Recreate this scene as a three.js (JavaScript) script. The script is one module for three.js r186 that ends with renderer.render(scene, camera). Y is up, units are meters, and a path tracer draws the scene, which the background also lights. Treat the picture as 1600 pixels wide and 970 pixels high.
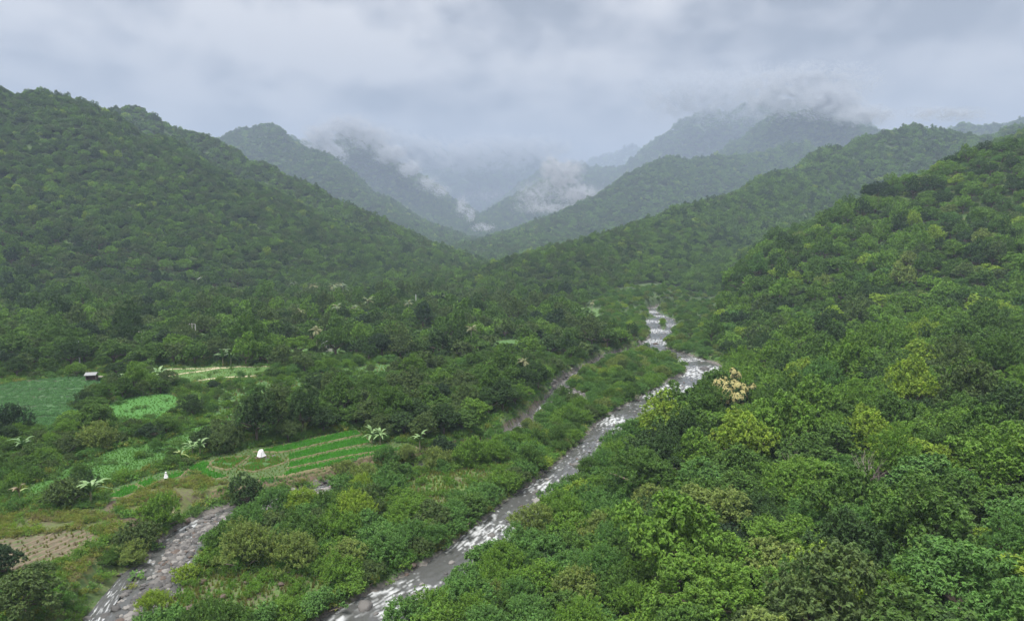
import * as THREE from 'three';
import { mergeGeometries, mergeVertices } from 'three/addons/utils/BufferGeometryUtils.js';
import { createNoise2D, createNoise3D } from 'simplex-noise';

// ------------------------------------------------------------------ camera, sky, sun, exposure
const scene = new THREE.Scene();
const FOCAL = 1101, PITCH = 5.5 * Math.PI / 180, EYE = 42;      // a drone 42 m above the river, looking up the valley
const camera = new THREE.PerspectiveCamera(2 * Math.atan(485 / FOCAL) * 180 / Math.PI, 1600 / 970, 1, 20000);
camera.position.set(0, EYE, 0);
camera.rotation.x = -PITCH;
const renderer = new THREE.WebGLRenderer({ antialias: true });
renderer.toneMapping = THREE.LinearToneMapping;
renderer.toneMappingExposure = 5.05;
renderer.shadowMap.enabled = true;

const rng = (a) => () => { a |= 0; a = a + 0x6D2B79F5 | 0; let t = Math.imul(a ^ a >>> 15, 1 | a); t = t + Math.imul(t ^ t >>> 7, 61 | t) ^ t; return ((t ^ t >>> 14) >>> 0) / 4294967296; };
const n2 = createNoise2D(rng(11)), n3 = createNoise3D(rng(12));
const clamp = (x, a = 0, b = 1) => Math.min(b, Math.max(a, x));
const smooth = (a, b, x) => { const t = clamp((x - a) / (b - a)); return t * t * (3 - 2 * t); };
const mix = (a, b, t) => a + (b - a) * t;
const fbm2 = (x, y, o = 4) => { let s = 0, a = 0.5; for (let i = 0; i < o; i++) { s += a * n2(x + i * 17.3, y - i * 9.1); x *= 2.03; y *= 2.03; a *= 0.5; } return s; };
const fbm3 = (x, y, z, o = 4) => { let s = 0, a = 0.5; for (let i = 0; i < o; i++) { s += a * n3(x + i * 13.7, y, z - i * 7.9); x *= 2.05; y *= 2.05; z *= 2.05; a *= 0.52; } return s; };

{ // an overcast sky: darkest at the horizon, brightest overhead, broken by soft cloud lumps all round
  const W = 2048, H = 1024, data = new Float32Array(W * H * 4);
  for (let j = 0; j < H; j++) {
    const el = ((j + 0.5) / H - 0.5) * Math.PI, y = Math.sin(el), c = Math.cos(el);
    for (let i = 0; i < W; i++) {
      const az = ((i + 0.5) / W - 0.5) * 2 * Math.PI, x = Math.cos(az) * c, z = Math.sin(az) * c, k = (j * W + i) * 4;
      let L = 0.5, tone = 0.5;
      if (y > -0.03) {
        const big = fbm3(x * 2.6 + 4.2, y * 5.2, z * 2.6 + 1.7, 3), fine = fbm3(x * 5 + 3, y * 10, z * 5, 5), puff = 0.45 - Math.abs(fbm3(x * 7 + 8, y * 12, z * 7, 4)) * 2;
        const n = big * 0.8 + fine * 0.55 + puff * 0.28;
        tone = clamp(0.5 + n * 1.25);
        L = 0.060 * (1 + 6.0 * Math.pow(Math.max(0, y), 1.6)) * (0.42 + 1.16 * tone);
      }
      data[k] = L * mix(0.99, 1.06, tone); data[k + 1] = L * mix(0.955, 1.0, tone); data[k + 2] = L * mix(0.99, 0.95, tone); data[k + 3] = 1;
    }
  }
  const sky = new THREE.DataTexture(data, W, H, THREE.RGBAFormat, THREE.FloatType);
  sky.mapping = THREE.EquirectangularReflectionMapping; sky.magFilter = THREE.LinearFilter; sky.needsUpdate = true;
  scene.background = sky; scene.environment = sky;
}
const sun = new THREE.DirectionalLight(new THREE.Color(1, 0.97, 0.92), 1.5);
sun.position.set(-170, 680, -90); sun.target.position.set(0, 0, -300);
sun.castShadow = true; sun.shadow.radius = 34; sun.shadow.mapSize.set(2048, 2048);
Object.assign(sun.shadow.camera, { left: -900, right: 900, top: 900, bottom: -900, near: 1, far: 3000 });
scene.add(sun, sun.target);
scene.fog = new THREE.FogExp2(new THREE.Color(0.58, 0.73, 0.97), 0.00023);

// ------------------------------------------------------------------ naming helpers
const taken = {};
const numbered = (n) => { const k = taken[n] = (taken[n] ?? -1) + 1; return k ? n + '_' + String(k).padStart(3, '0') : n; };
function tag(o, label, category, group, kind) {
  if (label) o.userData.label = label; if (category) o.userData.category = category;
  if (group) o.userData.group = group; if (kind) o.userData.kind = kind; return o;
}
function thing(name, label, category, group, pos = [0, 0, 0], turn = 0) {
  const o = new THREE.Group(); o.name = numbered(name); o.position.set(...pos); o.rotation.y = turn; scene.add(o);
  return tag(o, label, category, group);
}
function part(name, geo, mat, parent) {
  const m = new THREE.Mesh(geo, mat); m.name = name; m.castShadow = m.receiveShadow = true; parent.add(m); return m;
}
const structure = (name, geo, mat) => { const m = part(numbered(name), geo, mat, scene); m.userData.kind = 'structure'; return m; };

// ------------------------------------------------------------------ survey: picture points to places in the valley
const SLOPE = 0.012;                                             // the valley floor climbs gently upstream
const rayTo = (u, v) => { const a = (u - 800) / FOCAL, b = (485 - v) / FOCAL, s = Math.sin(PITCH), c = Math.cos(PITCH); return [a, -s + b * c, c + b * s]; };
const onFloor = (u, v, off = 0) => { const [a, b, c] = rayTo(u, v), s = (EYE - off) / (SLOPE * c - b); return [s * a, -s * c]; };
const atDepth = (u, v, D) => { const [a, b, c] = rayTo(u, v), s = D / c; return [s * a, EYE + s * b, -D]; };
const line = (...p) => { const o = []; for (let i = 0; i < p.length; i += 2) o.push(onFloor(p[i], p[i + 1])); return o; };
const along = (pts) => { const s = [...pts].sort((p, q) => q[1] - p[1]); return (D) => { const z = -D; if (z >= s[0][1]) return s[0][0]; for (let i = 1; i < s.length; i++) if (z >= s[i][1]) return mix(s[i - 1][0], s[i][0], (z - s[i - 1][1]) / (s[i][1] - s[i - 1][1])); return s[s.length - 1][0]; }; };
const inside = (poly, x, z) => { let c = false; for (let i = 0, j = poly.length - 1; i < poly.length; j = i++) { const [a, b] = poly[i], [p, q] = poly[j]; if ((b > z) !== (q > z) && x < (p - a) * (z - b) / (q - b) + a) c = !c; } return c; };
const area = (...p) => { const poly = []; for (let i = 0; i < p.length; i += 2) { const [x, , z] = spot(p[i], p[i + 1]); poly.push([x, z]); } poly.box = [Math.min(...poly.map((q) => q[0])), Math.max(...poly.map((q) => q[0])), Math.min(...poly.map((q) => q[1])), Math.max(...poly.map((q) => q[1]))]; return poly; };
const isIn = (poly, x, z) => x >= poly.box[0] && x <= poly.box[1] && z >= poly.box[2] && z <= poly.box[3] && inside(poly, x, z);

// channels: [u, v, half width in metres]
const spline = (list) => { const c = new THREE.CatmullRomCurve3(list.map(([u, v, w]) => { const [x, z] = onFloor(u, v, -0.5); return new THREE.Vector3(x, w, z); }), false, 'centripetal'); const n = Math.ceil(c.getLength() / 1.0); return c.getSpacedPoints(n).map((p) => [p.x, p.z, p.y]); };
const CH = {
  main: spline([[480, 1040, 4.16], [545, 985, 3.90], [605, 950, 3.77], [660, 918, 3.51], [705, 888, 3.25], [748, 853, 3.12], [800, 812, 3.51], [838, 780, 3.64], [873, 750, 3.25], [908, 718, 2.99], [938, 688, 3.12], [962, 665, 3.90], [992, 645, 4.29], [1030, 622, 4.29], [1072, 598, 4.68], [1102, 582, 5.07], [1098, 572, 5.20], [1068, 560, 4.68], [1040, 551, 4.68], [1019, 543, 4.94], [1029, 531, 4.16], [1034, 524, 4.42], [1021, 513, 3.38], [1021, 505, 3.38], [1036, 498, 5.46], [1052, 498, 3.90]]),
  loop: spline([[1034, 524, 2.4], [1045, 517, 2.0], [1049, 508, 2.0], [1044, 499, 2.4]]),
  upper: spline([[1044, 499, 2.4], [1024, 490, 3.0], [1018, 484, 2.6], [1040, 477, 1.6], [1090, 472, 2.0], [1122, 467, 4.2], [1150, 464, 3.0]]),
  side: spline([[1020, 546, 1.60], [985, 549, 1.60], [955, 557, 1.76], [925, 572, 1.28], [880, 598, 1.76], [872, 615, 1.92], [858, 632, 1.60], [836, 650, 1.52], [802, 674, 1.36], [770, 692, 1.28], [715, 712, 1.20], [655, 731, 1.52], [615, 739, 1.68], [575, 747, 1.76], [540, 757, 1.92], [500, 770, 2.60], [430, 790, 3.00], [365, 806, 3.40], [322, 826, 3.60], [288, 850, 3.20], [268, 880, 2.70], [252, 906, 2.40], [222, 940, 2.20], [185, 985, 2.20], [150, 1040, 2.20]]),
  ditch: spline([[232, 880, 0.6], [205, 893, 0.7], [182, 920, 0.8], [155, 955, 0.9], [120, 1010, 0.9]]),
};
const hash = new Map();
for (const [name, list] of Object.entries(CH)) list.forEach((p) => { const k = Math.floor(p[0] / 12) + ',' + Math.floor(p[1] / 12); if (!hash.has(k)) hash.set(k, []); hash.get(k).push([...p, name]); });
function channel(x, z) { // [distance beyond the water's edge, channel] of the nearest channel within 12 m
  let best = 99, who = null; const i = Math.floor(x / 12), j = Math.floor(z / 12);
  for (let a = i - 1; a <= i + 1; a++) for (let b = j - 1; b <= j + 1; b++) for (const p of hash.get(a + ',' + b) ?? []) { const d = Math.hypot(x - p[0], z - p[1]) - p[2]; if (d < best) { best = d; who = p[3]; } }
  return [best, who];
}
const mainX = along(line(480, 1040, 545, 985, 605, 950, 660, 918, 705, 888, 748, 853, 800, 812, 838, 780, 873, 750, 908, 718, 938, 688, 962, 665, 992, 645, 1030, 622, 1072, 598, 1105, 580, 1068, 560, 1040, 551, 1025, 535, 1030, 515, 1030, 500, 1120, 467, 1080, 445, 1000, 425));
const bankX = along(line(60, 1000, 130, 925, 190, 862, 232, 822, 262, 806, 300, 792, 345, 782, 400, 770, 440, 762, 500, 748, 560, 730, 610, 722, 655, 714, 700, 704, 765, 686, 830, 645, 862, 605, 950, 553, 1010, 540));

// ------------------------------------------------------------------ relief
const afar = (D) => D < 900 ? D : 900 + (D - 900) * 2.4;       // the ranges behind stand well back
const floorAt = (D) => SLOPE * Math.min(D, 500) + Math.max(0, D - 700) * 0.008;
// ridges: crest points [u, v, distance], half widths towards the valley floor; tree height is taken off the crest
const ridge = (W, r, rough, list) => { const far = list.reduce((a, p) => a + p[2], 0) / list.length, k = afar(far) / far; W *= k; r *= k; const pts = list.map(([u, v, d]) => { const D = afar(d), [x, y, z] = atDepth(u, v, D); return [x, z, Math.max(0.5, y - floorAt(D) - 3 - D * 0.0055)]; }); const P = { W, r, rough, pts };
  P.box = [Math.min(...pts.map((p) => p[0])) - W, Math.max(...pts.map((p) => p[0])) + W, Math.min(...pts.map((p) => p[1])) - W, Math.max(...pts.map((p) => p[1])) + W]; return P; };
const RIDGES = [
  ridge(410, 18, 1, [[-420, 60, 640], [-150, 95, 670], [0, 118, 700], [60, 125, 715], [110, 142, 730], [150, 160, 740], [200, 200, 735], [270, 248, 725], [340, 298, 710], [400, 345, 690], [440, 385, 660]]),
  ridge(320, 16, 1, [[-200, 120, 1100], [60, 140, 1010], [155, 155, 965], [190, 151, 955], [240, 163, 950], [300, 192, 945], [345, 206, 940], [400, 236, 930], [450, 265, 915], [500, 294, 895], [560, 326, 860], [615, 360, 810], [650, 381, 790], [690, 396, 780], [715, 404, 780]]),
  ridge(400, 18, 1, [[120, 200, 1700], [330, 212, 1560], [352, 198, 1540], [380, 191, 1530], [410, 188, 1520], [442, 195, 1510], [470, 212, 1490], [492, 230, 1470], [522, 258, 1440], [560, 290, 1400], [610, 324, 1350], [655, 352, 1280], [705, 380, 1180], [750, 391, 1050]]),
  ridge(470, 16, 1, [[330, 210, 2250], [470, 208, 2120], [510, 205, 2080], [545, 200, 2060], [578, 210, 2040], [602, 232, 2010], [628, 264, 1980], [652, 288, 1940], [690, 308, 1880], [716, 331, 1800], [745, 355, 1700], [785, 372, 1520]]),
  ridge(600, 40, 1, [[560, 250, 3500], [640, 245, 3400], [690, 240, 3350], [760, 232, 3300], [830, 240, 3350], [900, 255, 3400]]),
  ridge(300, 15, 1, [[742, 366, 1650], [765, 340, 1800], [786, 314, 1900], [805, 300, 1960], [835, 290, 2060], [880, 272, 2200], [940, 262, 2400]]),
  ridge(560, 20, 1, [[862, 249, 2650], [880, 247, 2620], [908, 254, 2560], [942, 259, 2500], [984, 247, 2440], [1002, 234, 2420], [1030, 208, 2400], [1058, 183, 2390], [1085, 172, 2390], [1130, 160, 2380], [1200, 150, 2380], [1320, 150, 2400]]),
  ridge(600, 40, 1, [[880, 262, 3900], [935, 241, 3850], [960, 235, 3800], [1000, 225, 3800], [1080, 205, 3800]]),
  ridge(460, 18, 1, [[1150, 215, 1950], [1180, 193, 1900], [1204, 170, 1860], [1232, 158, 1840], [1272, 150, 1820], [1300, 166, 1800], [1340, 190, 1780], [1420, 196, 1750], [1540, 178, 1700], [1700, 160, 1650]]),
  ridge(330, 18, 1, [[1260, 215, 1560], [1180, 228, 1500], [1130, 238, 1460], [1092, 236, 1440], [1050, 239, 1420], [1010, 250, 1390], [962, 281, 1350], [930, 303, 1310], [882, 328, 1260], [842, 347, 1200], [795, 368, 1100]]),
  ridge(320, 16, 1, [[1720, 175, 1150], [1560, 195, 1120], [1500, 193, 1100], [1462, 187, 1080], [1435, 189, 1070], [1400, 200, 1060], [1360, 204, 1050], [1330, 210, 1040], [1290, 229, 1010], [1240, 250, 980], [1180, 275, 930], [1120, 298, 880], [1050, 324, 810], [990, 349, 730], [945, 367, 660], [900, 385, 590]]),
  ridge(190, 14, 1, [[1700, 160, 760], [1560, 212, 700], [1420, 268, 640], [1362, 298, 610], [1285, 336, 570], [1205, 382, 520], [1160, 415, 475], [1138, 443, 430], [1125, 458, 390]]),
  ridge(250, 12, 1, [[1950, 60, 430], [1700, 155, 425], [1600, 198, 420], [1560, 213, 420], [1500, 243, 418], [1440, 278, 412], [1400, 300, 405], [1350, 328, 394], [1300, 357, 380], [1250, 397, 360], [1205, 437, 335], [1168, 480, 305], [1140, 512, 280], [1122, 550, 245]]),
];
function ridgeHeight(R, x, z) {
  if (x < R.box[0] || x > R.box[1] || z < R.box[2] || z > R.box[3]) return 0;
  let best = 0; const p = R.pts;
  for (let i = 1; i < p.length; i++) {
    const ax = p[i - 1][0], az = p[i - 1][1], dx = p[i][0] - ax, dz = p[i][1] - az, t = clamp(((x - ax) * dx + (z - az) * dz) / (dx * dx + dz * dz));
    const d = Math.hypot(x - ax - dx * t, z - az - dz * t), H = mix(p[i - 1][2], p[i][2], t), k = (Math.sqrt(d * d + R.r * R.r) - R.r) / (R.W * (0.35 + 0.65 * Math.min(1, H / p.top || 1)));
    if (k < 1) { const y = H * Math.pow(1 - k, 1.22); if (y > best) best = y; }
  }
  return best;
}
for (const R of RIDGES) R.pts.top = Math.max(...R.pts.map((p) => p[2]));
const right = (x, D) => Math.max(0, x - mainX(D) - 5);
function relief(x, z) {
  const D = -z; let top = 0, sum = 0;
  for (const R of RIDGES) { const y = ridgeHeight(R, x, z); if (y > 0) { if (y > top) { sum = Math.max(sum, top); top = y; } else if (y > sum) sum = y; } }
  if (top > 0) { const k = 22, g = clamp(0.5 + (top - sum) / (2 * k)); top = mix(sum, top, g) + k * g * (1 - g) * smooth(0, 30, sum); }
  const rise = smooth(4, 60, top), s = 1 / mix(110, 700, clamp(D / 5500));
  const gully = rise * (1 - Math.abs(n2(x * s * 0.9 + 3, z * s * 0.9)) * 2) * 0.055 * top + rise * fbm2(x * s * 2.3, z * s * 2.3, 3) * 0.075 * top;
  return top - Math.max(0, gully + 0.04 * top * rise) * (D > 1300 ? 0.8 : 1);
}
function land(x, z) { // without the channels
  const D = -z, top = relief(x, z) * (D < 620 ? mix(smooth(7, 48, Math.abs(x - mainX(D))), 1, smooth(520, 620, D)) : 1); /* the river keeps its flat floor between the hill feet */ let y = floorAt(D);
  const left = bankX(D) - x, near = 1 - smooth(360, 470, D);
  y += near * (1.7 * smooth(-0.7, 1.1, left) + 0.02 * Math.max(0, left - 25));
  if (D < 560) { const r = right(x, D); y += (0.045 * r + 0.0006 * r * r * (r < 120 ? 1 : 0) + (r >= 120 ? 8.64 + (r - 120) * 0.14 : 0)) * (1 - smooth(430, 560, D)) * (1 - smooth(4, 50, top)); }
  return y + top + fbm2(x * 0.06, z * 0.06, 3) * 0.7 * smooth(2, 12, Math.abs(left)) * (left > 0 ? smooth(150, 230, D) : 1);
}
function ground(x, z) {
  let y = land(x, z);
  if (z > -520) { const [d] = channel(x, z); if (d < 2.2) { const bed = -SLOPE * z - 1.25; y = mix(y, bed, 1 - smooth(-0.9, 2.0, d + n2(x * 0.5, z * 0.5) * 0.5)); } }
  return y;
}
function spot(u, v) { // where the line of sight to a picture point meets the land
  const [a, b, c] = rayTo(u, v); let s = 40, ps = s;
  for (; s < 9000; ps = s, s += Math.max(0.7, s * 0.006)) if (EYE + s * b < land(s * a, -s * c)) break;
  for (let i = 0; i < 8; i++) { const m = (s + ps) / 2; if (EYE + m * b < land(m * a, -m * c)) s = m; else ps = m; }
  return [s * a, ground(s * a, -s * c), -s * c];
}

// ------------------------------------------------------------------ fields, plots and clearings (drawn on the valley floor)
const F = {
  taro: area(-60, 612, 20, 598, 90, 590, 165, 590, 178, 602, 150, 622, 128, 640, 110, 662, 60, 672, -60, 660),
  mustard: area(8, 601, 40, 596, 84, 594, 84, 597, 40, 603, 6, 607),
  clover: area(150, 648, 172, 630, 205, 620, 262, 614, 278, 622, 274, 642, 250, 660, 205, 668, 165, 664),
  upperField: area(238, 578, 290, 573, 432, 572, 428, 582, 380, 592, 320, 598, 262, 598, 240, 588),
  meadow: area(30, 772, 70, 745, 130, 722, 180, 700, 250, 690, 300, 668, 420, 640, 430, 655, 330, 690, 290, 712, 230, 735, 150, 765, 90, 790),
  paddyEast: area(290, 728, 330, 712, 400, 700, 450, 690, 520, 676, 565, 670, 585, 690, 640, 692, 656, 702, 652, 713, 560, 726, 500, 745, 440, 759, 370, 765, 330, 752),
  paddyWest: area(160, 775, 190, 757, 232, 742, 270, 732, 298, 736, 292, 745, 250, 755, 200, 772, 178, 782),
  weedy: area(178, 800, 186, 780, 225, 760, 262, 746, 330, 742, 362, 748, 366, 764, 330, 782, 290, 792, 235, 808, 205, 806),
  soil: area(192, 815, 206, 806, 232, 806, 248, 813, 218, 829, 205, 824),
  soil2: area(160, 792, 176, 778, 186, 782, 178, 802, 198, 812, 186, 816),
  rows: area(-40, 845, 40, 838, 130, 828, 160, 842, 130, 862, 78, 888, 20, 900, -40, 895),
  crop: area(-40, 815, 40, 800, 105, 796, 150, 792, 180, 806, 205, 826, 180, 848, 160, 842, 130, 828, 40, 838, -40, 845),
  crop2: area(80, 905, 150, 860, 190, 845, 205, 835, 150, 880, 110, 920),
  bankGrass: area(236, 822, 262, 806, 345, 786, 392, 774, 410, 786, 330, 806, 268, 828),
  meadowSouth: area(215, 985, 262, 915, 300, 895, 352, 888, 420, 900, 470, 896, 520, 915, 470, 950, 400, 985),
  meadowMid: area(590, 772, 640, 742, 700, 742, 720, 728, 790, 724, 812, 740, 770, 762, 745, 790, 700, 790, 690, 825, 660, 822, 640, 790),
  pale: area(735, 540, 760, 532, 862, 534, 880, 545, 840, 552, 780, 550),
  pale2: area(870, 492, 900, 482, 940, 484, 935, 500, 890, 508),
  pale3: area(445, 545, 480, 538, 520, 540, 560, 548, 520, 556, 450, 556),
  pale4: area(600, 528, 680, 510, 720, 512, 690, 530, 640, 540),
  pale5: area(820, 440, 870, 434, 880, 440, 840, 446),
  bare: area(520, 612, 545, 602, 590, 602, 590, 612, 550, 622),
  bare2: area(690, 620, 720, 610, 730, 618, 700, 626),
  bare3: area(560, 626, 640, 600, 660, 610, 600, 630),
  flatScrub: area(935, 522, 905, 492, 930, 466, 965, 452, 1060, 448, 1128, 462, 1108, 530, 1096, 560, 1052, 562, 1062, 515, 1010, 520, 985, 535),
  gap: area(690, 600, 750, 590, 765, 600, 730, 614, 690, 612),
  scrub: area(300, 640, 330, 610, 450, 588, 620, 565, 640, 580, 560, 602, 470, 622, 420, 645, 350, 660),
};
const flats = area(1052, 565, 1040, 552, 1050, 535, 1060, 515, 1065, 500, 1040, 488, 1090, 470, 1150, 462, 1130, 500, 1108, 530, 1100, 562);  // low scrub on the inside of the upper river
const bars = area(800, 800, 828, 760, 850, 730, 905, 695, 945, 668, 938, 690, 900, 722, 868, 755, 835, 785, 815, 806);       // gravel beside the main channel
const bar2 = area(872, 612, 882, 600, 905, 612, 935, 624, 925, 630, 885, 628);
const openPolys = Object.values(F);
const fieldAt = (x, z) => { for (const k in F) if (isIn(F[k], x, z)) return k; return null; };

// ------------------------------------------------------------------ ground colours
const TONE = {
  taro: [0.060, 0.140, 0.045], mustard: [0.20, 0.26, 0.03], clover: [0.060, 0.190, 0.028], upperField: [0.085, 0.175, 0.035], meadow: [0.062, 0.165, 0.028], paddyEast: [0.07, 0.12, 0.03], paddyWest: [0.06, 0.13, 0.03],
  weedy: [0.105, 0.125, 0.036], soil: [0.115, 0.082, 0.055], soil2: [0.11, 0.08, 0.055], rows: [0.125, 0.105, 0.06], crop: [0.10, 0.125, 0.038], crop2: [0.12, 0.13, 0.04], bankGrass: [0.075, 0.175, 0.03], meadowSouth: [0.095, 0.155, 0.038],
  meadowMid: [0.105, 0.165, 0.038], pale: [0.08, 0.17, 0.045], pale2: [0.085, 0.165, 0.04], pale3: [0.08, 0.16, 0.04], pale4: [0.08, 0.15, 0.04], pale5: [0.13, 0.19, 0.06], bare: [0.15, 0.115, 0.075], bare2: [0.14, 0.11, 0.075], bare3: [0.09, 0.14, 0.04], gap: [0.06, 0.15, 0.03], flatScrub: [0.055, 0.098, 0.028], scrub: [0.07, 0.15, 0.035],
};
const NEAR = { x0: -300, x1: 300, d0: 30, d1: 480 };
const toSRGB = (c) => Math.round(255 * clamp(c <= 0.0031308 ? c * 12.92 : 1.055 * Math.pow(c, 1 / 2.4) - 0.055));
function groundTexture() {
  const W = 2048, H = 2048, data = new Uint8Array(W * H * 4);
  for (let j = 0; j < H; j++) for (let i = 0; i < W; i++) {
    const x = mix(NEAR.x0, NEAR.x1, (i + 0.5) / W), z = -mix(NEAR.d0, NEAR.d1, (j + 0.5) / H), k = (j * W + i) * 4;
    const e1 = n2(x * 0.8, z * 0.8), e2 = n2(x * 2.7 + 40, z * 2.7), wob = 0.5 * e1 + 0.25 * e2, D = -z;
    if (Math.abs(x) > 0.8 * D + 90) continue;
    const f = fieldAt(x + wob, z + n2(z * 0.7, x * 0.7) * 0.6), grain = 0.5 + 0.5 * n2(x * 1.7, z * 1.7), fine = 0.5 + 0.5 * n2(x * 5.1, z * 5.1 + 7), patch = 0.5 + 0.5 * n2(x * 0.13, z * 0.13);
    let r = 0.058, g = 0.115, b = 0.026;
    if (f) [r, g, b] = TONE[f];
    else { const dry = smooth(0.45, 0.9, patch * 0.6 + grain * 0.5); r = mix(r, 0.115, dry); g = mix(g, 0.135, dry); b = mix(b, 0.045, dry); }
    if (f === 'rows') { const u = (x * 0.82 + z * 0.57) * 1.05, m = 0.5 + 0.5 * Math.sin(u * 6.283 / 1.5 + e1); if (m > 0.55) [r, g, b] = [0.15, 0.125, 0.08]; else if (grain > 0.5) [r, g, b] = [0.085, 0.125, 0.036]; }
    if (f === 'taro') { const u = z * 1.0 + x * 0.12 + e1 * 0.6, m = Math.sin(u * 6.283 / 9); if (m > 0.93 && patch > 0.35) [r, g, b] = [0.05, 0.055, 0.032]; }
    if ((f === 'weedy' || f === 'crop' || f === 'meadowMid' || f === 'meadowSouth') && grain * 0.7 + patch * 0.4 < 0.42) [r, g, b] = [0.115, 0.095, 0.06];
    if (D < 475) {
      const [d, who] = channel(x, z), left = bankX(D) - x;
      const rocky = who === 'side' ? (D < 118 ? 1.6 : 0.7) : who === 'main' ? (D < 160 ? 1.0 : D < 300 ? 1.2 : 0.1) : 0.1;
      if (d < rocky + wob * 0.8) { const t = fine * 0.6 + grain * 0.4; r = mix(0.075, 0.20, t); g = mix(0.070, 0.185, t); b = mix(0.062, 0.165, t); }
      else if (isIn(bars, x + wob, z) || isIn(bar2, x + wob, z)) { const t = fine; r = mix(0.085, 0.22, t); g = mix(0.08, 0.2, t); b = mix(0.07, 0.175, t); }
      else if (left > -1.6 && left < 0.9 && D < 175 && D > 108 && e1 + e2 > -0.6) { r = mix(0.10, 0.17, grain); g = mix(0.072, 0.12, grain); b = mix(0.05, 0.08, grain); }
    }
    const v = 0.85 * (0.72 + 0.36 * fine + 0.22 * (grain - 0.5));
    data[k] = toSRGB(r * v); data[k + 1] = toSRGB(g * v); data[k + 2] = toSRGB(b * v); data[k + 3] = 255;
  }
  const t = new THREE.DataTexture(data, W, H); t.colorSpace = THREE.SRGBColorSpace; t.magFilter = t.minFilter = THREE.LinearFilter; t.needsUpdate = true; return t;
}
function speckle(W, lo, hi, seed) { // a repeating grey grain
  const data = new Uint8Array(W * W * 4), R = rng(seed), g = Array.from({ length: 32 * 32 }, R);
  for (let j = 0; j < W; j++) for (let i = 0; i < W; i++) {
    let s = 0, a = 0.5; for (let o = 4; o <= 32; o *= 2) { const x = i / W * o, y = j / W * o, X = Math.floor(x), Y = Math.floor(y), p = (q, r) => g[((r + Y) % o) * 32 + (q + X) % o]; const fx = x - X, fy = y - Y; s += a * mix(mix(p(0, 0), p(1, 0), fx), mix(p(0, 1), p(1, 1), fx), fy); a *= 0.6; }
    const c = Math.round(255 * mix(lo, hi, clamp(s * 0.85))), k = (j * W + i) * 4; data[k] = data[k + 1] = data[k + 2] = c; data[k + 3] = 255;
  }
  const t = new THREE.DataTexture(data, W, W); t.wrapS = t.wrapT = THREE.RepeatWrapping; t.magFilter = t.minFilter = THREE.LinearFilter; t.needsUpdate = true; return t;
}

// ------------------------------------------------------------------ the land
{ // valley floor near the drone, finely modelled
  const cols = 500, rows = 420, pos = [], uv = [], idx = [];
  for (let j = 0; j <= rows; j++) { const D = NEAR.d0 + (NEAR.d1 - NEAR.d0) * Math.pow(j / rows, 1.35); for (let i = 0; i <= cols; i++) { const s = i / cols * 2 - 1, x = Math.sign(s) * (0.35 * Math.abs(s) + 0.65 * s * s) * 300; pos.push(x, ground(x, -D), -D); uv.push((x - NEAR.x0) / (NEAR.x1 - NEAR.x0), (D - NEAR.d0) / (NEAR.d1 - NEAR.d0)); } }
  for (let j = 0; j < rows; j++) for (let i = 0; i < cols; i++) { const a = j * (cols + 1) + i, b = a + 1, c = a + cols + 1, d = c + 1; idx.push(a, b, c, b, d, c); }
  const g = new THREE.BufferGeometry(); g.setAttribute('position', new THREE.Float32BufferAttribute(pos, 3)); g.setAttribute('uv', new THREE.Float32BufferAttribute(uv, 2)); g.setIndex(idx); g.computeVertexNormals();
  structure('ground', g, new THREE.MeshStandardMaterial({ map: groundTexture(), roughness: 0.95 }));
}
{ // hills and the valley beyond, one sheet to the horizon
  const xs = [], zs = [];
  for (let x = 0; x < 7600; x += x < 700 ? 9 : x < 1500 ? 18 : x < 3500 ? 36 : 80) { xs.push(x); if (x) xs.push(-x); } xs.sort((a, b) => a - b);
  for (let z = 160; z > -9800; z -= z > -1200 ? 9 : z > -2600 ? 18 : z > -5200 ? 32 : 70) zs.push(z);
  const pos = [], col = [], idx = [], n = xs.length;
  for (const z of zs) for (const x of xs) {
    const m = smooth(0, 14, Math.min(x - NEAR.x0, NEAR.x1 - x, -z - NEAR.d0, NEAR.d1 + z)), top = land(x, z), y = mix(top - 0.15, Math.min(top, floorAt(-z)) - 4, m);
    pos.push(x, y, z); const t = 0.5 + 0.5 * n2(x * 0.03, z * 0.03); col.push(mix(0.035, 0.06, t), mix(0.065, 0.10, t), mix(0.02, 0.026, t));
  }
  for (let j = 0; j + 1 < zs.length; j++) for (let i = 0; i + 1 < n; i++) { const a = j * n + i, b = a + 1, c = a + n, d = c + 1; idx.push(a, b, c, b, d, c); }
  const g = new THREE.BufferGeometry(); g.setAttribute('position', new THREE.Float32BufferAttribute(pos, 3)); g.setAttribute('color', new THREE.Float32BufferAttribute(col, 3)); g.setIndex(idx); g.computeVertexNormals();
  structure('hills', g, new THREE.MeshStandardMaterial({ vertexColors: true, roughness: 0.95 }));
}

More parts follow.
